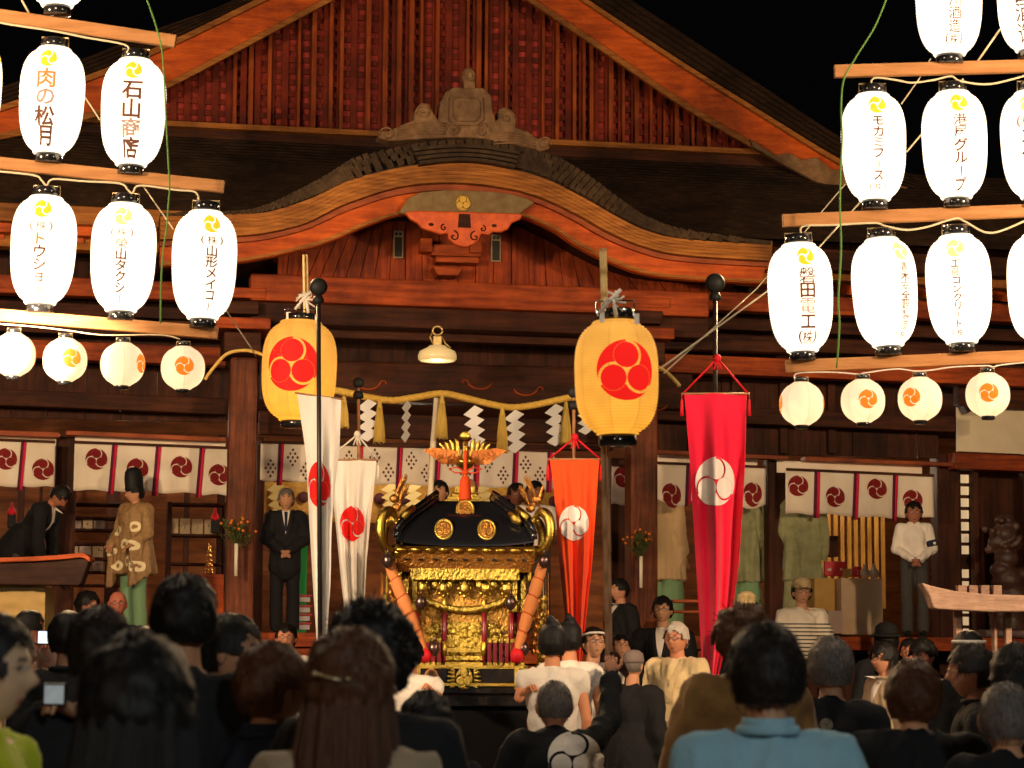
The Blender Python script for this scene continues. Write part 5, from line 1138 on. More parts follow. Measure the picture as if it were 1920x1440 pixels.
def headsurf(d, age=0):
    x, y, z = d; r = Vector((x*.079, y*.096, z*.115))
    if z > 0: r.x *= 1+.17*z*z; r.y *= 1+.12*z*z
    if z < 0:
        k = (-z)**1.4; r.x *= 1-.30*k
        if y > 0: r.y *= 1-.38*k
        else: r.y *= 1-.06*k
    if y < 0:
        f = -y
        g = lambda cx, cz, sx, sz: math.exp(-((x-cx)/sx)**2-((z-cz)/sz)**2)
        out = .021*g(0, -.20, .13, .13)+.010*g(0, -.02, .09, .22)+.004*g(0, .26, .5, .12)+.006*g(0, -.50, .25, .07)+.005*g(0, -.62, .22, .05)+.008*g(0, -.86, .25, .12)
        out -= .010*(g(.36, .06, .17, .11)+g(-.36, .06, .17, .11))+.004*g(0, -.56, .25, .035); out += .004*(g(.45, -.25, .2, .18)+g(-.45, -.25, .2, .18))
        out += .004*(g(.34, .05, .09, .05)+g(-.34, .05, .09, .05))
        r += Vector((0, -1, 0))*out*f
    return r
def headcol(d, skin, beard=False):
    x, y, z = d; c = Vector(skin)
    if y > -.35: return c
    e = min(((abs(x)-.34)/.135)**2+((z-.055)/.050)**2, 9)
    if e < 1:
        ir = ((abs(x)-.34)/.05)**2+((z-.055)/.05)**2
        return Vector((.015, .01, .008)) if ir < 1 else Vector((.45, .38, .32))
    if 1 <= e < 1.6 and z > .055: return c*.25
    if abs(abs(x)-.35) < .17 and abs(z-.22-.03*(1-abs(abs(x)-.3)*4)) < .036: return c*.12
    if e < 3.2: return c*.72
    if abs(x) < .22 and abs(z+.56) < .060: return Vector((c.x*.75, c.y*.38, c.z*.38)) if abs(z+.56) > .016 else c*.2
    if abs(abs(x)-.07) < .035 and abs(z+.315) < .025: return c*.3  # painted shadow under the nose
    return c
def person(px, top, hpx, label, yaw=180, D=None, skin=(.52, .25, .13), hair='black', style='short', top_m=None, bot_m=None, garment='shirt', arms='down', head=(0, 0, 0), lean=0, glasses=False, hat=None, floor=None, sit=False, group='people in the crowd', feet=None, extra=None, strands=0, wide=1.0, collar=None, scale_head=1.0, bend=0):
    D = D or .245*FPX/hpx; tp = P(px, top, D)
    loc = MBI @ tp
    if floor is None:
        if loc.y > -.62: floor = FL
        elif loc.y > -.62-9*.36 and B(486, 1150, -.8).x < loc.x < B(1340, 1150, -.8).x: floor = .18*(9-int((-.62-loc.y)/.36)-1)
        else: floor = 0
    hs = scale_head*hpx*D/FPX/.245
    S_ = tp.z-floor
    if sit: k = hs
    else: k = S_/1.72
    k = max(.6, min(1.25, k)); k0 = k
    root = empty('person', (tp.x, tp.y, floor if not sit else tp.z-(.92+.42)*k+.0), label, 'person', group, rz=radians(yaw))
    rnd = random.Random(int(px*7+top)); top_m = top_m or BLKS; bot_m = bot_m or TRO
    hipz = .92 if not sit else .46
    RL = Matrix.Rotation(radians(lean), 3, 'X'); hip = Vector((0, 0, hipz))
    def U(x, y, z):                     # upper body point given for a standing figure (hip at .92)
        v = Vector((x*(wide if abs(x) > .1 else 1), y, z-.92)); v = RL @ v; return (hip+v)*k
    hc = U(0, -.015, 1.602); HR = Matrix.Rotation(radians(head[0]), 3, 'Z') @ RL @ Matrix.Rotation(radians(head[1]), 3, 'X') @ Matrix.Rotation(radians(head[2]), 3, 'Y')
    hk = k*max(.85, min(1.25, hs/k)); hc = hc+Vector((0, 0, (hk-k)*-.08))
    # arm joints
    def arm(s):
        sh = U(s*.175, 0, 1.39)
        A_ = arms[0 if s < 0 else 1] if isinstance(arms, (tuple, list)) else arms
        if A_ == 'down': el, ha = U(s*.225, .03, 1.12), U(s*.22, -.05, .86)
        elif A_ == 'clasp': el, ha = U(s*.24, .0, 1.12), U(s*.04, -.21, .98)
        elif A_ == 'front': el, ha = U(s*.25, -.02, 1.14), U(s*.10, -.27, 1.12)
        elif A_ == 'knee': el, ha = U(s*.23, -.12, 1.12), U(s*.12, -.33, .93)
        elif A_ == 'cross': el, ha = U(s*.24, -.08, 1.14), U(-s*.10, -.19, 1.16)
        elif A_ == 'phone': el, ha = U(s*.22, -.22, 1.22), U(s*.06, -.36, 1.50)
        elif A_ == 'lift': el, ha = U(s*.30, -.16, 1.38), U(s*.18, -.24, 1.62)
        elif A_[0] == 'W':
            ha = Matrix.Rotation(-radians(yaw), 3, 'Z') @ (P(*A_[1:4])-Vector(root.location)); dd = (sh-ha); el = sh.lerp(ha, .5)+Vector((s*.05, 0, -.09))*k; ha = ha+(el-ha).normalized()*.07
            if (ha-sh).length > .58*k: ha = sh+(ha-sh).normalized()*.58*k; el = sh.lerp(ha, .5)+Vector((s*.02, 0, -.03))*k
        else: el, ha = U(*A_[0]), U(*A_[1])
        return sh, el, ha
    AR = {s: arm(s) for s in (-1, 1)}
    if not sit: legs = {s: (Vector((s*.09, 0, .92))*k, Vector((s*.10, -.01, .49))*k, Vector((s*.10, .02, .085))*k) for s in (-1, 1)}
    else: legs = {s: (Vector((s*.09, 0, .46))*k, Vector((s*.13, -.40, .46))*k, Vector((s*.12, -.42, .085))*k) for s in (-1, 1)}
    vox = .016*k if D > 12 else .019*k
    # ---- body: one skin surface
    b = M()
    for (c, r) in (((0, 0, .98), (.145, .10, .12)), ((0, 0, 1.12), (.125, .09, .14)), ((0, 0, 1.30), (.15, .10, .15))): b.ball(U(*c), tuple(q_*k for q_ in r), 14, rot=RL)
    b.cap(U(-.13, 0, 1.40), U(.13, 0, 1.40), .055*k, .055*k); b.cap(U(0, .01, 1.38), U(0, -.005, 1.53), .058*k, .052*k)
    for s in (-1, 1):
        sh, el, ha = AR[s]; b.cap(sh, el, .047*k, .038*k); b.cap(el, ha, .038*k, .024*k)
        h_, kn, an = legs[s]; b.cap(h_, kn, .075*k, .052*k); b.cap(kn, an, .050*k, .034*k); b.cap(an+Vector((0, .02, -.03))*k, an+Vector((0, -.13, -.045))*k, .036*k, .03*k)
    bm_ = remesh(b, vox, 3)
    ncol = [tuple(skin)]*len(bm_.v)
    nu, nv = (44, 36) if D > 9 else (52, 40)
    vs = []; 
    for j in range(nv+1):
        ph = -pi/2+pi*j/nv
        for i in range(nu):
            th = 2*pi*i/nu; th = th+.0; d = Vector((cos(ph)*sin(th), -cos(ph)*cos(th), sin(ph))); vs.append(hc+HR @ (headsurf(d)*hk)); ncol.append(tuple(headcol(d, skin)))
    fs = [(j*nu+i, j*nu+(i+1) % nu, (j+1)*nu+(i+1) % nu, (j+1)*nu+i) for j in range(nv) for i in range(nu)]
    bm_.add(vs, fs, True)
    for s in (-1, 1):
        n0 = len(bm_.v); bm_.ball(hc+HR @ (Vector((s*.078, .008, -.005))*hk), (.012*hk, .022*hk, .034*hk), 10, rot=HR @ Matrix.Rotation(s*.3, 3, 'Z'))
        sh, el, ha = AR[s]; d = (ha-el).normalized(); sd = d.cross(Vector((0, 0, 1)) if abs(d.z) < .8 else Vector((0, 1, 0))).normalized(); up = sd.cross(d)
        bm_.ball(ha+d*.045*k, (.040*k, .018*k, .048*k), 10, rot=Matrix((sd, up, d)).transposed())
        for f_ in range(4):
            o_ = (f_-1.5)*.019; L_ = (.062, .074, .068, .052)[f_]; p0 = ha+(d*.080+sd*o_)*k; p1 = p0+(d*L_*.5-up*.008)*k; p2 = p1+(d*L_*.4-up*.022)*k if not (isinstance(arms, tuple) and arms[0 if s < 0 else 1][0] == 'W') else p1-(up*.034+d*.006)*k; bm_.cap(p0, p1, .0095*k, .0085*k, 6); bm_.cap(p1, p2, .0085*k, .007*k, 6)
        p0 = ha+(d*.03+sd*.036*-s)*k; p1 = p0+(d*.035-sd*.022*s)*k; bm_.cap(p0, p1, .012*k, .010*k, 6); bm_.cap(p1, p1+(d*.028+up*.0)*k, .010*k, .008*k, 6)
        ncol += [tuple(q_*.95 for q_ in skin)]*(len(bm_.v)-n0)
    body = bm_.build('body', skinm(), root, fixn=False)
    ca = body.data.color_attributes.new('Col', 'FLOAT_COLOR', 'POINT')
    ca.data.foreach_set('color', [q_ for c in ncol for q_ in (*c, 1)])
    # ---- clothes
    pad = {'shirt': .016, 'suit': .030, 'robe': .034, 'tunic': .020, 'happi': .022, 'tee': .015, 'wide': .05}[garment]
    g = M(); robe = garment in ('robe', 'happi', 'wide')
    for (c, r) in (((0, 0, .98), (.150, .105, .12)), ((0, 0, 1.12), (.140, .10, .15)), ((0, 0, 1.28), (.158, .108, .15))): g.ball(U(*c), tuple((q_+pad)*k*(wide if i_ == 0 else 1) for i_, q_ in enumerate(r)), 16, rot=RL)
    g.cap(U(-.15, .005, 1.385), U(.15, .005, 1.385), (.058+pad)*k, (.058+pad)*k); g.cap(U(0, .012, 1.39), U(0, .008, 1.425), (.074+pad*.5)*k, (.062+pad*.3)*k)
    if garment in ('robe', 'wide') and not sit:   # pleated gown body widening to its hem
        hem = .60 if garment == 'robe' else .66; wd = .30 if garment == 'wide' else .235; prof = [(1.44, .085), (1.40, .15), (1.33, .185), (1.2, .195+.3*(wd-.235)), (1.0, .21+.6*(wd-.235)), (.8, wd*.93), (hem, wd)]
        vs_ = []; na = 44; a0 = rnd.uniform(0, 6)
        for z_, r_ in prof:
            for i_ in range(na):
                a_ = 2*pi*i_/na; f_ = (1.44-z_)/.8; rr_ = r_*(1+.10*f_*sin(7*a_+a0)+.05*f_*sin(13*a_+2*a0)); vs_.append(U(rr_*sin(a_), rr_*.66*cos(a_)+.0, z_))
        fs_ = [(j_*na+i_, j_*na+(i_+1) % na, (j_+1)*na+(i_+1) % na, (j_+1)*na+i_) for j_ in range(len(prof)-1) for i_ in range(na)]+[tuple(range(na)), tuple(reversed(range((len(prof)-1)*na, len(prof)*na)))]
        g.add(vs_, fs_)
    elif garment in ('suit', 'robe', 'happi', 'wide'):
        low = .80 if garment in ('suit', 'happi') else .62
        g.cap(U(0, 0, 1.0), U(0, -.0, low) if not sit else U(0, -.05, .95), (.155+pad)*k, (.16+pad*1.3)*k, 16)
    for s in (-1, 1):
        sh, el, ha = AR[s]
        if garment == 'tunic': g.cap(sh, sh.lerp(el, .18), .072*k, .068*k)
        elif garment == 'tee': g.cap(sh, sh.lerp(el, .72), (.054+pad)*k, (.052+pad*1.2)*k)
        elif garment in ('shirt', 'suit'):
            e2 = ha if garment == 'suit' or True else el; g.cap(sh, el, (.050+pad)*k, (.044+pad)*k); g.cap(el, el.lerp(ha, .93), (.044+pad)*k, (.030+pad*.8)*k)
        else:
            g.cap(sh, el, (.050+pad*.6)*k, .062*k); e2 = el.lerp(ha, .80 if garment != 'wide' else .97); g.cap(el, e2, .060*k, .058*k)
            dz = .26 if garment == 'robe' else (.10 if garment == 'happi' else .46)
            m1 = sh.lerp(el, .55); dn = Vector((0, 0, -dz*k)); ax = (e2-m1); nn_ = ax.cross(Vector((0, 0, 1))); nn_ = (nn_.normalized() if nn_.length > 1e-4 else Vector((0, 1, 0)))*.034*k; ex_ = ax.normalized()*.05*k if ax.length > 1e-4 else Vector()
            ring = [m1+Vector((0, 0, .03*k)), el+Vector((0, 0, .04*k)), e2+ex_+Vector((0, 0, .03*k)), e2+ex_*1.3+dn, el+dn*1.05, m1+dn*.55]
            if garment != 'happi' or ax.normalized().z < .3:
                g.add([q_+nn_ for q_ in ring]+[q_-nn_ for q_ in ring], [tuple(range(6)), tuple(reversed(range(6, 12)))]+[(i_, i_+6, (i_+1) % 6+6, (i_+1) % 6) for i_ in range(6)])
    gm = remesh(g, vox*1.05, 3, .020*k if robe else (.014*k if D > 9 else .020*k), 11 if robe else 10, rnd.uniform(0, 50), .16 if robe else .45)
    garm = gm.build({'shirt': 'shirt', 'suit': 'jacket', 'robe': 'robe', 'tunic': 'tunic', 'happi': 'happi_coat', 'tee': 'shirt', 'wide': 'wide_robe'}[garment], top_m, root, fixn=False)
    from mathutils.bvhtree import BVHTree
    bv = BVHTree.FromPolygons([Vector(v) for v in gm.v], gm.f)
    def onto(x, z, side=-1, off=.006):    # lay a point on the garment's front (-1) or back (+1)
        o_ = U(x, side*.6, z); d_ = RL @ Vector((0, -side, 0)); h_ = bv.ray_cast(o_, d_)
        return (h_[0] if h_[0] else U(x, side*.15, z))-d_*off*k
    if garment == 'shirt' and 90 < yaw < 270 and D < 10:
        m = M(); m.tube([onto(x, 1.345-.012*cos(x*9), 1, .003) for x in [-.19+.02*i for i in range(20)]], .0035, 5); m.tube([onto(0, 1.34-.03*i, 1, .003) for i in range(10)], .003, 5); m.build('yoke_seam', top_m, root)
        m = M(); m.grid(lambda u, v: U((.074-.010*v)*sin(-2.6+5.2*u), (.076-.008*v)*cos(-2.6+5.2*u)+.006, 1.452+.042*v), 30, 4); m.build('stand_collar', top_m, root, solid=.004)
    lm = M()
    if bot_m and hpx < 140:
        for s in (-1, 1):
            h_, kn, an = legs[s]; w = .02 if garment != 'robe' else .06
            lm.cap(h_+Vector((0, 0, .03 if garment not in ('robe', 'wide') else -.25*k)), kn, (.085+w*.5)*k, (.066+w*.8)*k); lm.cap(kn, an+Vector((0, 0, .0)), (.062+w)*k, (.055+w*1.4)*k)
        if garment not in ('robe', 'wide'): lm.ball(Vector((0, 0, hipz+.02))*k, (.165*k, .125*k, .11*k), 14)
        remesh(lm, vox*1.1, 3, .006*k, 8, rnd.uniform(0, 9)).build('hakama' if garment == 'robe' else 'trousers', bot_m, root, fixn=False)
        sm_ = M()
        for s in (-1, 1):
            an = legs[s][2]; sm_ = M(); sm_.cap(an+Vector((0, .03, -.045))*k, an+Vector((0, -.14, -.05))*k, .042*k, .036*k); sm_.build('shoe', BLKS, root)
    if garment == 'suit':
        for s in (-1, 1):
            m = M(); m.grid(lambda u, v: onto(s*(.075-.065*v)+s*(u)*.045*(1-abs(v-.45)), 1.47-.34*v, -1, .011), 3, 10); m.build('lapel', top_m, root)
            m = M(); m.tube([onto(s*(.072-.066*i/9), 1.47-.34*i/9, -1, .012) for i in range(10)], .003, 4); m.build('lapel_edge', DKG, root)
    if garment == 'suit' or collar == 'v':     # open jacket front with shirt and tie
        m = M(); m.grid(lambda u, v: onto((u*2-1)*.055*(1-v)*.95+.0, 1.475-.30*v), 8, 12); m.build('shirt_front', WSH, root)
        if collar == 'tie': m = M(); m.grid(lambda u, v: onto((u*2-1)*.02*(1-.3*v), 1.45-.24*v, -1, .012), 3, 8); m.build('necktie', NAVY, root)
    if garment in ('robe', 'happi') and collar != 'none':
        for s in (-1, 1):
            m = M(); m.grid(lambda u, v: onto(s*(.075-.085*v)+(u-.5)*.035, 1.47-.30*v, -1, .010), 3, 10); m.build('neckband', top_m if garment == 'robe' else WSH, root)
    if garment == 'shirt':
        m = M(); cc = [U(.072*sin(t), -.072*cos(t)*.9+.006, 1.462) for t in [i*2*pi/20 for i in range(21)]]; m.tube(cc, .014*k, 6); m.build('collar', top_m, root)
        if yaw < 90 or yaw > 270: m = M(); m.grid(lambda u, v: onto((u-.5)*.03, 1.44-.46*v, -1, .004), 2, 14); m.build('button_placket', top_m, root)
    # ---- hair
    if style != 'bald':
        hm = hairmat(hair); m = M(); n1, n2 = (40, 30) if D > 9 else (76, 56); pts = {}; sd_ = rnd.uniform(0, 40)
        thick = {'short': .016, 'spiky': .034, 'long': .026, 'bob': .024, 'thin': .006, 'curly': .034, 'receding': .006}[style]
        def keep(d):
            x, y, z = d
            if style in ('thin', 'receding'):
                if z > .62 and y > -.9 and style == 'thin' and hair == 'grey': return y > .1 or z < .8
                return (y > .05 and z > -.45 and z < (.72 if style == 'receding' else 2)) or (abs(x) > .75 and z > -.05 and z < .7) or (style == 'thin' and z > .62)
            if z > .58: return True
            if y > .15: return z > -.46
            if y > -.25: return z > -.02
            fr = {'long': .30, 'bob': .26, 'curly': .4}.get(style, .40)
            return z > fr+.12*sin(x*9+sd_) or (abs(x) > .80 and z > -.05)
        def hp(i, j):
            ph = -pi/2+pi*j/n2; th = 2*pi*(i % n1)/n1; d = Vector((cos(ph)*sin(th), -cos(ph)*cos(th), sin(ph)))
            nn = mnoise.noise((d.x*3+sd_, d.y*3, d.z*3)); n3 = mnoise.noise((d.x*11+sd_, d.y*11, d.z*(4 if style != 'curly' else 11)))
            t = thick*(1+.5*nn)+(.016*max(0, n3) if style in ('spiky', 'curly') else .0015*n3)
            return hc+HR @ (headsurf(Vector((d.x, max(d.y, -.9) if d.z > .3 else d.y, d.z)))*hk*1.0+d*(t*hk+.001)), d
        idx = {}
        for j in range(n2+1):
            for i in range(n1): idx[(i, j)] = hp(i, j)
        vv = []; mp_ = {}; ff = []
        for j in range(n2):
            for i in range(n1):
                q4 = [(i, j), ((i+1) % n1, j), ((i+1) % n1, j+1), (i, j+1)]
                if keep(sum((idx[a][1] for a in q4), Vector())/4):
                    f = []
                    for a in q4:
                        if a not in mp_: mp_[a] = len(vv); vv.append(idx[a][0])
                        f.append(mp_[a])
                    ff.append(tuple(f))
        m.add(vv, ff, True)
        if style == 'long':                 # hair falling over the back and shoulders
            Ln = .40 if D < 8 else .30
            def lh(u, v):
                a = (-1.15+2.3*u)*(1-.12*v)*1.35; rr = .100+.026*v+.005*sin(u*23+sd_)*v+.003*sin(u*57); z = .03-Ln*v-.02*v*sin(u*9)
                return hc+Matrix.Rotation(radians(head[0]), 3, 'Z') @ (Vector((rr*sin(a)*1.02, rr*cos(a)*(1.12-.05*v)+.012*v, z))*hk)
            m.grid(lh, 44, 14)
        if style == 'bob':
            m.grid(lambda u, v: hc+HR @ (Vector(((.094+.004*sin(u*50))*sin(-1.7+3.4*u), (.108)*cos(-1.7+3.4*u), .02-.13*v))*hk), 44, 6)
        if strands:                          # fine locks standing off the surface
            for q_ in range(strands):
                j = rnd.randint(3, n2-2); i = rnd.randint(0, n1-1); p0, d = idx[(i, j)]
                if not keep(d): continue
                dn = idx[(i, max(0, j-(2 if D > 9 else 4)))][0]-p0; Lk = rnd.uniform(.5, 1.3)
                if style == 'spiky': tip = p0+(HR @ d)*rnd.uniform(.004, .018)*hk+Vector((rnd.uniform(-.018, .018), 0, rnd.uniform(-.02, .018)))
                else: tip = p0+dn*Lk+(HR @ d)*rnd.uniform(-.001, .006)*hk
                mid = p0.lerp(tip, .5)+(HR @ d)*.006*hk; w = (tip-p0).cross(HR @ d); w = w.normalized()*.0022 if w.length > 1e-6 else Vector((.002, 0, 0))
                m.add([p0-w, p0+w, mid+w, tip, mid-w], [(0, 1, 2, 4), (4, 2, 3)], True)
            if style == 'long':
                for q_ in range(strands):
                    u = rnd.random(); a = lh(u, rnd.uniform(0, .6)); b_ = lh(min(1, max(0, u+rnd.uniform(-.02, .02))), rnd.uniform(.7, 1.1)); o_ = (a-hc); o_.z = 0; o_ = o_.normalized()*rnd.uniform(0, .012); w = Vector((.0022, 0, 0))
                    mid = a.lerp(b_, .5)+o_*1.3; m.add([a-w, a+w, mid+w+o_*0, b_+o_*.5, mid-w], [(0, 1, 2, 4), (4, 2, 3)], True)
        m.build('hair', hm, root, fixn=False)
    if glasses:
        m = M()
        for s in (-1, 1):
            c = Vector((s*.031, -.103, .006)); m.tube([hc+HR @ ((c+Vector((.024*cos(t), .002, .0145*sin(t))))*hk) for t in [i*pi/7 for i in range(15)]], .0018*hk, 5)
            m.tube([hc+HR @ (Vector((s*.055, -.101, .010))*hk), hc+HR @ (Vector((s*.080, -.03, .010))*hk), hc+HR @ (Vector((s*.080, .01, .006))*hk)], .0018*hk, 5)
        m.tube([hc+HR @ (Vector((-.008, -.108, .010))*hk), hc+HR @ (Vector((.008, -.108, .010))*hk)], .0018*hk, 5)
        m.build('glasses', mat('spectacle_frame', (.10, .05, .035), .3, metal=.3) if glasses is True else mat('gold_frame', (.8, .5, .2), .3, metal=.8), root)
    def Hp(x, y, z): return hc+HR @ (Vector((x, y, z))*hk)
    if hat == 'tall':                     # tall black court hat
        m = M(); m.lathe([(.094*hk, .02*hk), (.098*hk, .06*hk), (.099*hk, .16*hk), (.090*hk, .23*hk), (.06*hk, .275*hk), (.01*hk, .285*hk)], hc, 26, sx=.86, sy=1.05, rot=HR); m.build('court_hat', BLK2, root)
    elif hat == 'eboshi':                 # folded black cap with two soft peaks
        m = M(); m.lathe([(.098*hk, -.045*hk), (.104*hk, .02*hk), (.100*hk, .09*hk), (.070*hk, .14*hk), (.02*hk, .16*hk)], hc, 26, sx=.95, sy=1.05, rot=HR)
        m.cap(Hp(.0, .01, .06), Hp(.0, .025, .135), .082*hk, .055*hk); m.cap(Hp(.0, .025, .13), Hp(.02, .045, .18), .055*hk, .030*hk); m.build('folded_cap', BLK2, root)
    elif hat in ('cap', 'bucket', 'flat'):
        cm = {'cap': mat('cream_cap', (.66, .50, .26), .8, col2=(.4, .28, .12), nscale=14), 'bucket': mat('black_felt', (.012, .012, .012), .9), 'flat': mat('grey_cap', (.20, .15, .13), .85)}[hat]
        m = M(); m.lathe([(.092*hk, .025*hk), (.098*hk, .05*hk), (.088*hk, .11*hk), (.05*hk, .137*hk), (.01*hk, .142*hk)], hc, 26, sx=.92, sy=1.12, rot=HR)
        if hat == 'bucket': m.lathe([(.135*hk, .03*hk), (.098*hk, .055*hk), (.097*hk, .05*hk), (.132*hk, .025*hk)], hc, 26, sx=.95, sy=1.1, rot=HR)
        else: m.grid(lambda u, v: Hp((u*2-1)*.07*(1-.25*v*v), -.095-.055*v*(1-(u*2-1)**2*.6), .045-.012*v), 10, 5)
        m.build('hat', cm, root)
    elif hat == 'band':
        m = M(); m.tube([Hp(.088*sin(t), -.108*cos(t), .065) for t in [i*2*pi/24 for i in range(25)]], .010*hk, 6); m.build('headband', WSH, root)
    if extra: extra(dict(root=root, U=U, onto=onto, hc=hc, Hp=Hp, k=k, AR=AR, body=body, garm=garm))
    return root
BLK2 = mat('black_silk_hat', (.012, .011, .012), .6)
def PR(): 
    m = mat('patterned_brocade_robe', (.36, .215, .095), .65, col2=(.27, .15, .06), nscale=26, bump=.1, bscale=60); return m
def roundels(pts, r, side=-1, m_=None):
    def f(e):
        for i, (x, z) in enumerate(pts):
            m = M(); m.grid(lambda u, v: e['onto'](x+r*(v)*cos(u*2*pi), z+r*v*sin(u*2*pi), side, .006), 14, 2); o = m.build('roundel', mat('pale_roundel', (.85, .70, .40), .7), e['root'])
            m = M(); m.flat2(crest2d(r*.42, .12), lambda u, v: e['onto'](x+u, z+v, side, .010)); m.build('roundel_crest', PR(), o, fixn=False)
    return f
def backcrest(x, z, r, m_, gap=.06):
    def f(e):
        m = M(); sx = -1; m.flat2(crest2d(r, gap, .5, .41, seg=20), lambda u, v: e['onto'](x-u, z+v, 1, .009)); m.build('back_crest', m_, e['root'], fixn=False)
    return f
HP_ = 'people standing on the hall floor'; FG = 'onlookers with their backs to the camera'
# on the hall floor
def clip_(e): pass
person(41, 881, 44, 'man in black suit and white shirt bowing to the right by the dark post', yaw=75, D=27.0, garment='suit', lean=40, head=(0, 12, 0), arms=(((-.2, -.25, 1.1), (-.1, -.4, .95)), ((.2, -.2, 1.12), (.1, -.42, .95))), group=HP_, top_m=SUITB, skin=(.45, .17, .09), floor=FL, feet=1)
person(255, 905, 42, 'priest in tall black court hat and gold-brown robe with pale roundels', yaw=-38, D=26.6, garment='wide', top_m=PR(), bot_m=HAKG, hat='tall', head=(-25, 6, 0), arms=(((-.25, -.04, 1.12), (-.15, -.22, 1.0)), ((.25, -.02, 1.12), (.17, -.2, 1.0))), group=HP_, extra=roundels([(.13, 1.20), (-.13, 1.16), (.02, 1.0), (.19, .98), (-.16, .92), (.10, .80), (-.05, .75), (.22, .74)], .062), floor=FL)
person(537, 918, 42, 'thin man in black suit and tie, hands clasped, left of the white banner', yaw=6, D=27.0, garment='suit', arms='clasp', hair='grey', style='short', collar='tie', group=HP_, top_m=SUITB, bot_m=SUITB, floor=FL)
person(825, 903, 44, 'dark-haired man behind the bell rope above the black shrine roof', yaw=-10, D=27.2, garment='shirt', top_m=WSH, group=HP_, floor=FL)
person(880, 898, 44, 'balding man in white behind the shrine pedestal', yaw=8, D=27.4, garment='shirt', top_m=WSH, style='receding', hair='grey', group=HP_, floor=FL)
person(968, 908, 46, 'shadowed man in pale shirt left of the broad-faced man in short sleeves', yaw=12, D=27.6, garment='shirt', top_m=GREYB, group=HP_, skin=(.25, .09, .05), floor=FL)
person(1003, 904, 46, 'broad-faced man in white short sleeves left of the orange-red banner', yaw=-5, D=27.0, garment='tee', top_m=WSH, arms='cross', group=HP_, skin=(.42, .18, .09), floor=FL)
person(1246, 893, 42, 'attendant in beige top and green hakama whose head is behind the curtain', yaw=140, D=29.2, garment='robe', top_m=fabric('tan_top', (.55, .38, .20)), bot_m=HAKG, group=HP_, floor=FL, arms=(('down'), ((.24, -.05, 1.1), (.2, -.2, .92))))
person(1390, 900, 42, 'attendant in olive robe seen right of the crimson banner', yaw=180, D=29.4, garment='robe', top_m=OLIV, bot_m=HAKG, group=HP_, floor=FL)
person(1503, 893, 44, 'attendant in shiny olive robe right of the dark post, head behind the curtain', yaw=170, D=29.0, garment='robe', top_m=OLIV, bot_m=OLIV, group=HP_, floor=FL)
def armband(e):
    sh, el, ha = e['AR'][1]; m = M(); d = (el-sh).normalized(); p = sh.lerp(el, .72); m.lathe([(.074*e['k'], -.035), (.076*e['k'], .035)], p, 16, rot=d.to_track_quat('Z', 'Y').to_matrix()); o = m.build('armband', NAVY, e['root'], fixn=False)
    m = M(); m.ball(p+Vector((.03, -.072*e['k'], 0)), (.018, .008, .018), 8); m.build('band_badge', WSH, o)
person(1713, 943, 47, 'man in white shirt with navy armband, hands folded, under the right curtain', yaw=-5, D=26.6, garment='shirt', top_m=WSH, bot_m=TRO, arms='clasp', glasses=True, group=HP_, skin=(.36, .14, .08), extra=armband, floor=FL)
person(45, 1018, 48, 'man with flushed face looking right, behind the dark timber canopy', yaw=70, D=24, garment='shirt', top_m=DKG, skin=(.6, .2, .12), group=HP_, hair='black')
person(1164, 1086, 44, 'man half hidden behind the right pillar, in a dark suit', yaw=-60, D=25.6, garment='suit', top_m=SUITB, skin=(.55, .25, .14))
STR1 = stripe_mat('striped_white_shirt', (.80, .70, .55), (.05, .035, .03), .044, .0, 1.09, .34)
person(1502, 1070, 50, 'youth in cream cap and glasses, striped white shirt, sitting at the floor edge', yaw=6, D=26.9, garment='tee', top_m=STR1, bot_m=DKG, arms='knee', hat='cap', glasses=True, sit=True, skin=(.58, .30, .17), scale_head=1.0)
person(1400, 1112, 46, 'person in patterned tan cap peeking right of the crimson banner', yaw=-8, D=21.5, garment='shirt', top_m=BLKS, hat='cap', glasses=True, skin=(.6, .36, .22))
person(1243, 1094, 52, 'man in dark suit with open white collar standing behind the white-haired man', yaw=-14, D=23.6, garment='suit', arms=(((-.24, 0, 1.12), (-.04, -.21, 1.06)), ((.24, 0, 1.12), (.02, -.22, 1.06))), glasses=True, top_m=SUITB, skin=(.55, .29, .16))
def wires(e): pass
person(1270, 1168, 62, 'white-haired man with glasses in a cream robe, right of the bamboo poles', yaw=-28, garment='robe', top_m=CREAMR, hair='white', style='short', glasses=True, skin=(.62, .26, .14), arms=('down', 'clasp'))
def neckl(e): m = M(); m.tube([e['U'](.085*sin(t), -.10*cos(t)-.01, 1.45-.045*(cos(t)+1)*.5) for t in [i*2*pi/20 for i in range(21)]], .006, 5); m.build('necklace', DARKW, e['root'])
person(1112, 1178, 60, 'bearer with glasses and cord necklace in a white tunic looking up', yaw=16, garment='tunic', top_m=WSH, bot_m=WSH, glasses=True, hat='band', head=(0, -12, 0), skin=(.60, .30, .17), arms=('down', 'down'), extra=neckl)
person(1163, 1190, 48, 'man with glasses looking up between the bamboo poles and the suited man', yaw=8, D=20.5, garment='shirt', top_m=SUITB, glasses=True, head=(0, -14, 0), skin=(.58, .28, .15))
person(1186, 1222, 52, 'man in grey flat cap and dark jacket turned away beside the white-haired man', yaw=150, D=16.5, garment='suit', top_m=SUITB, hat='flat', hair='grey', style='thin')
person(537, 1170, 54, 'man with glasses and flushed face below the steps at the left', yaw=4, D=20.6, garment='shirt', top_m=WSH, glasses=True, skin=(.66, .26, .14))
person(222, 1084, 46, 'bald man with glasses in a black shirt with white bars, beside the priest', yaw=10, D=22.5, garment='tee', top_m=stripe_mat('barred_black_shirt', (.018, .018, .02), (.5, .42, .38), .07, 1.26, 1.42, .4), style='bald', glasses=True, skin=(.55, .17, .10))
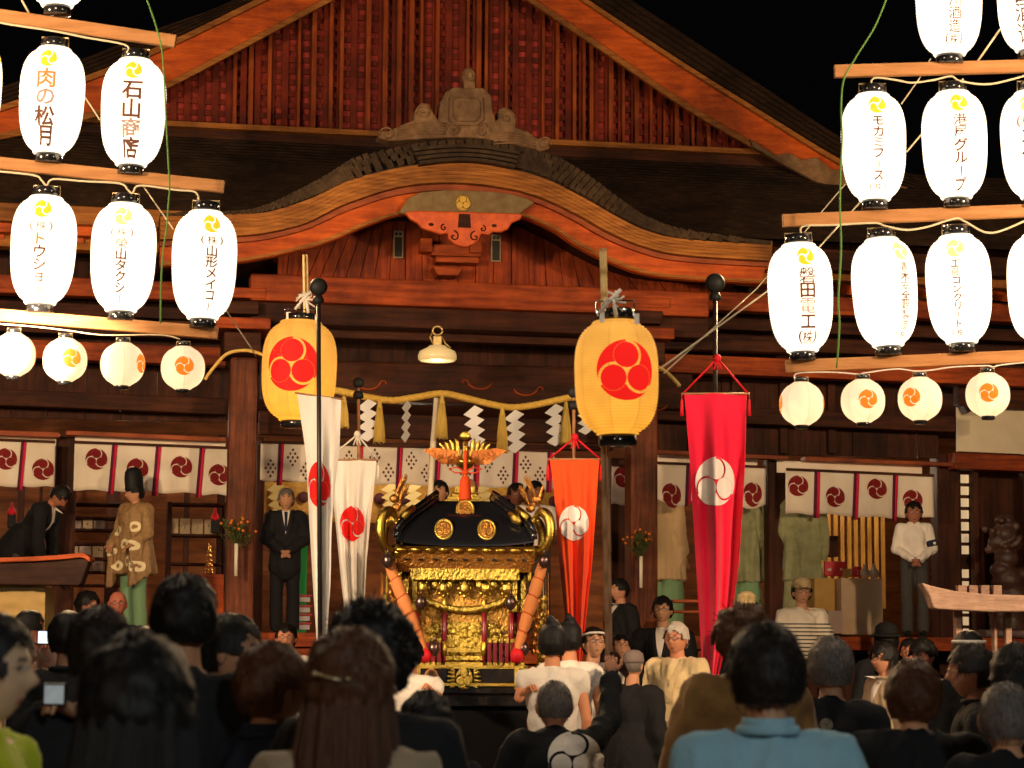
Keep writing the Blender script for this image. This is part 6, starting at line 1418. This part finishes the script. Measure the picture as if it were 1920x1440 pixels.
person(163, 1040, 46, 'person in black top with grey stripes looking right, beside the dark timber canopy', yaw=62, D=23.0, garment='tee', top_m=stripe_mat('grey_striped_shirt', (.03, .03, .032), (.13, .14, .15), .035, .8, 1.28, .5), style='bob', skin=(.58, .22, .12))
# shrine bearers
person(1036, 1178, 66, 'bearer in black folded cap and white tunic lifting the right pole', yaw=186, D=15.6, garment='tunic', top_m=WSH, bot_m=WSH, hat='eboshi', arms=('down', ('W', 990, 1292, 15.5)), skin=(.66, .27, .13))
person(1068, 1172, 60, 'bearer in black folded cap behind the nearer capped bearer', yaw=200, D=16.8, garment='tunic', top_m=WSH, bot_m=WSH, hat='eboshi', skin=(.62, .26, .13))
person(770, 1200, 60, 'bearer in white tunic gripping the left carrying pole, half hidden', yaw=170, D=16.6, garment='tunic', top_m=WSH, bot_m=WSH, arms=(('W', 806, 1290, 16.5), 'down'), skin=(.66, .28, .14))
person(1040, 1279, 98, 'balding man in black happi coat with large white crest, arm raised to the bamboo pole', yaw=184, D=10.7, garment='happi', top_m=BLKS, bot_m=BLKS, hair='grey', style='thin', head=(6, 0, 0), wide=1.15, strands=500, arms=(('W', 1146, 1238, 11.1), ((.26, -.05, 1.15), (.2, -.2, 1.0))), extra=backcrest(-.085, 1.32, .135, fabric('happi_crest_white', (.72, .64, .54)), gap=.11), skin=(.5, .22, .12))
# left foreground
person(-34, 1160, 208, 'woman at the left edge in profile, black hair and lime shirt', yaw=78, garment='tee', top_m=LIME, style='short', hair='black', skin=(.62, .38, .22), strands=500, group=FG, head=(8, 0, 0))
def phone(px, py, D, w, h, rz, label, col, st):
    c = P(px, py, D); m = M(); m.box((0, 0, 0), (w+.012, .009, h+.012)); o = m.build('phone', BLK, None, .002); o.location = c; o.rotation_euler = (0, 0, rz)
    m = M(); m.box((0, -.0065, 0), (w, .003, h)); m.build('lit_screen', mat('lit_screen_%d' % px, (.3, .3, .3), .2, emit=col, estr=st, col2=(.1, .1, .1), nscale=30), o, fixn=False)
    tag(o, label, 'phone', 'lit phones held up in the crowd')
phone(90, 1195, 13.7, .115, .07, .3, 'bright phone screen held sideways by the man near the left edge', (.85, .92, 1), 1.2)
phone(103, 1302, 6.45, .055, .05, -.2, 'dim grey phone screen held low near the left edge', (.5, .57, .57), .35)
person(52, 1146, 70, 'man near the left edge filming with a phone, in a pinkish shirt', yaw=150, D=14.5, garment='shirt', top_m=PINKS, arms=(('W', 82, 1200, 13.75), ('W', 102, 1196, 13.75)), skin=(.62, .22, .12), head=(-30, 0, 0))
person(190, 1146, 162, 'dark-brown-haired person raising an arm, left of the tall cropped head', yaw=205, garment='tee', top_m=BLKS, hair='dark', style='short', arms=(('W', 118, 1322, 6.5), 'down'), skin=(.5, .26, .14), strands=500, group=FG)
person(346, 1084, 162, 'tall onlooker with close-cropped black head in a black shirt, left of the profile man', yaw=184, garment='tee', top_m=BLKS, hair='black', style='short', strands=500, group=FG, skin=(.42, .20, .10))
person(256, 1214, 250, 'woman with long straight black hair in front of the tall cropped head', yaw=180, garment='shirt', top_m=BLKS, style='long', hair='black', strands=900, group=FG)
person(425, 1158, 136, 'dark-haired man in profile looking right, behind the brown-haired older man', yaw=80, garment='suit', top_m=BLKS, style='short', skin=(.45, .22, .12), strands=300, group=FG)
person(502, 1214, 166, 'older man with thin grey-brown hair and navy shirt, looking right', yaw=128, garment='shirt', top_m=NAVY, style='short', hair='brown', skin=(.42, .20, .11), strands=500, group=FG)
def hairclip(e):
    m = M(); a = e['Hp'](-.055, .122, .045) if False else None
    m = M(); p0, p1 = e['Hp'](.045, .124, .040), e['Hp'](-.020, .132, .026); m.tube([p0, p0.lerp(p1, .5)+Vector((0, .004, 0)), p1], .004, 6); m.ball(p0, .007, 8); m.ball(e['Hp'](-.034, .131, .030), .006, 8); m.build('hair_clip', WIRE, e['root'])
person(655, 1200, 204, 'woman with long brown hair and a metal clip, in a grey-beige shirt', yaw=176, garment='shirt', top_m=GREYB, style='long', hair='brown', strands=900, group=FG, extra=hairclip, head=(-8, 0, 0))
person(694, 1152, 184, 'onlooker with tousled spiky black hair behind the woman with the clip', yaw=180, garment='shirt', top_m=BLKS, style='spiky', strands=1400, group=FG)
person(800, 1306, 138, 'small dark-haired child in front of the shrine trestle', yaw=184, garment='tee', top_m=BLKS, style='short', strands=400, group=FG, skin=(.5, .22, .12))
person(128, 1150, 96, 'dark-haired onlooker half lost in shadow left of the raised arm', yaw=190, garment='shirt', top_m=BLKS, style='short', group=FG)
person(275, 1175, 60, 'dark onlooker seen between the priest and the tall cropped head', yaw=185, D=15.5, garment='shirt', top_m=BLKS, style='short', group=FG, skin=(.6, .2, .1))
# right foreground
person(1395, 1148, 118, 'priest with dark rounded cap and stiff wide brown robe behind the blue-shirted man', yaw=196, D=8.8, garment='wide', top_m=BROWNR, bot_m=None, hair='brown', style='spiky', wide=1.0, arms=(((-.27, -.02, 1.18), (-.24, -.10, 1.0)), ((.27, -.02, 1.18), (.24, -.10, 1.0))), group=FG, strands=200)
person(1438, 1180, 188, 'man with short dark hair in a light blue shirt, largest figure at the right', yaw=186, garment='shirt', top_m=BLUE, style='short', hair='dark', strands=1200, group=FG, wide=1.05, skin=(.45, .22, .12))
person(1557, 1200, 112, 'greying man in black kimono with a small round crest on the back', yaw=172, strands=600, garment='happi', top_m=BLKS, bot_m=BLKS, hair='grey', style='short', group=FG, extra=backcrest(.02, 1.36, .028, fabric('faded_crest', (.22, .18, .12))), collar='none')
person(1660, 1206, 62, 'young woman with glasses and beige cardigan looking left', yaw=-62, D=17, garment='shirt', top_m=BEIGE, style='bob', glasses=True, skin=(.60, .27, .16), collar='v')
person(1662, 1172, 60, 'person in round black felt hat behind the woman in the beige cardigan', yaw=180, D=19, garment='shirt', top_m=BLKS, hat='bucket')
person(1706, 1198, 50, 'man with glasses peering out between two young women', yaw=-20, D=20.5, garment='shirt', top_m=DKG, glasses=True, skin=(.55, .2, .11))
person(1733, 1200, 60, 'woman with long black hair looking down to the left', yaw=-40, D=17.6, garment='shirt', top_m=BLKS, style='long', head=(0, 14, 0), skin=(.6, .24, .14))
person(1713, 1246, 137, 'onlooker in black jacket with warm-lit brown crown, centre of the right crowd', yaw=174, garment='suit', top_m=BLKS, hair='brown', style='short', strands=600, group=FG, wide=1.1)
person(1828, 1212, 104, 'man in gold-rimmed glasses and black shirt in profile to the left', yaw=-98, garment='shirt', top_m=BLKS, hair='dark', style='short', glasses='gold', skin=(.45, .20, .12), strands=300, group=FG)
person(1818, 1186, 80, 'dark head wearing a white twisted towel band, behind the man in gold-rimmed glasses', yaw=190, garment='happi', top_m=BLKS, hat='band', group=FG)
def sash(e):
    m = M(); m.grid(lambda u, v: e['onto'](-.13+.05*sin(v*3)+(u-.5)*.045*(1+v), 1.43-.20*v, 1, .010), 3, 10); m.build('yellow_sash', YEL, e['root'])
    pass
person(1886, 1284, 144, 'balding grey-headed person with a yellow sash at the right edge', yaw=170, garment='tee', top_m=BLKS, hair='grey', style='thin', extra=sash, group=FG, strands=600)
person(1908, 1222, 110, 'curly dark-haired onlooker at the right edge', yaw=185, garment='tee', top_m=BLKS, style='curly', group=FG, strands=600)
person(1858, 1262, 84, 'onlooker in black and yellow happi behind the gold-rimmed glasses man', yaw=185, garment='happi', top_m=YEL, style='short', group=FG)
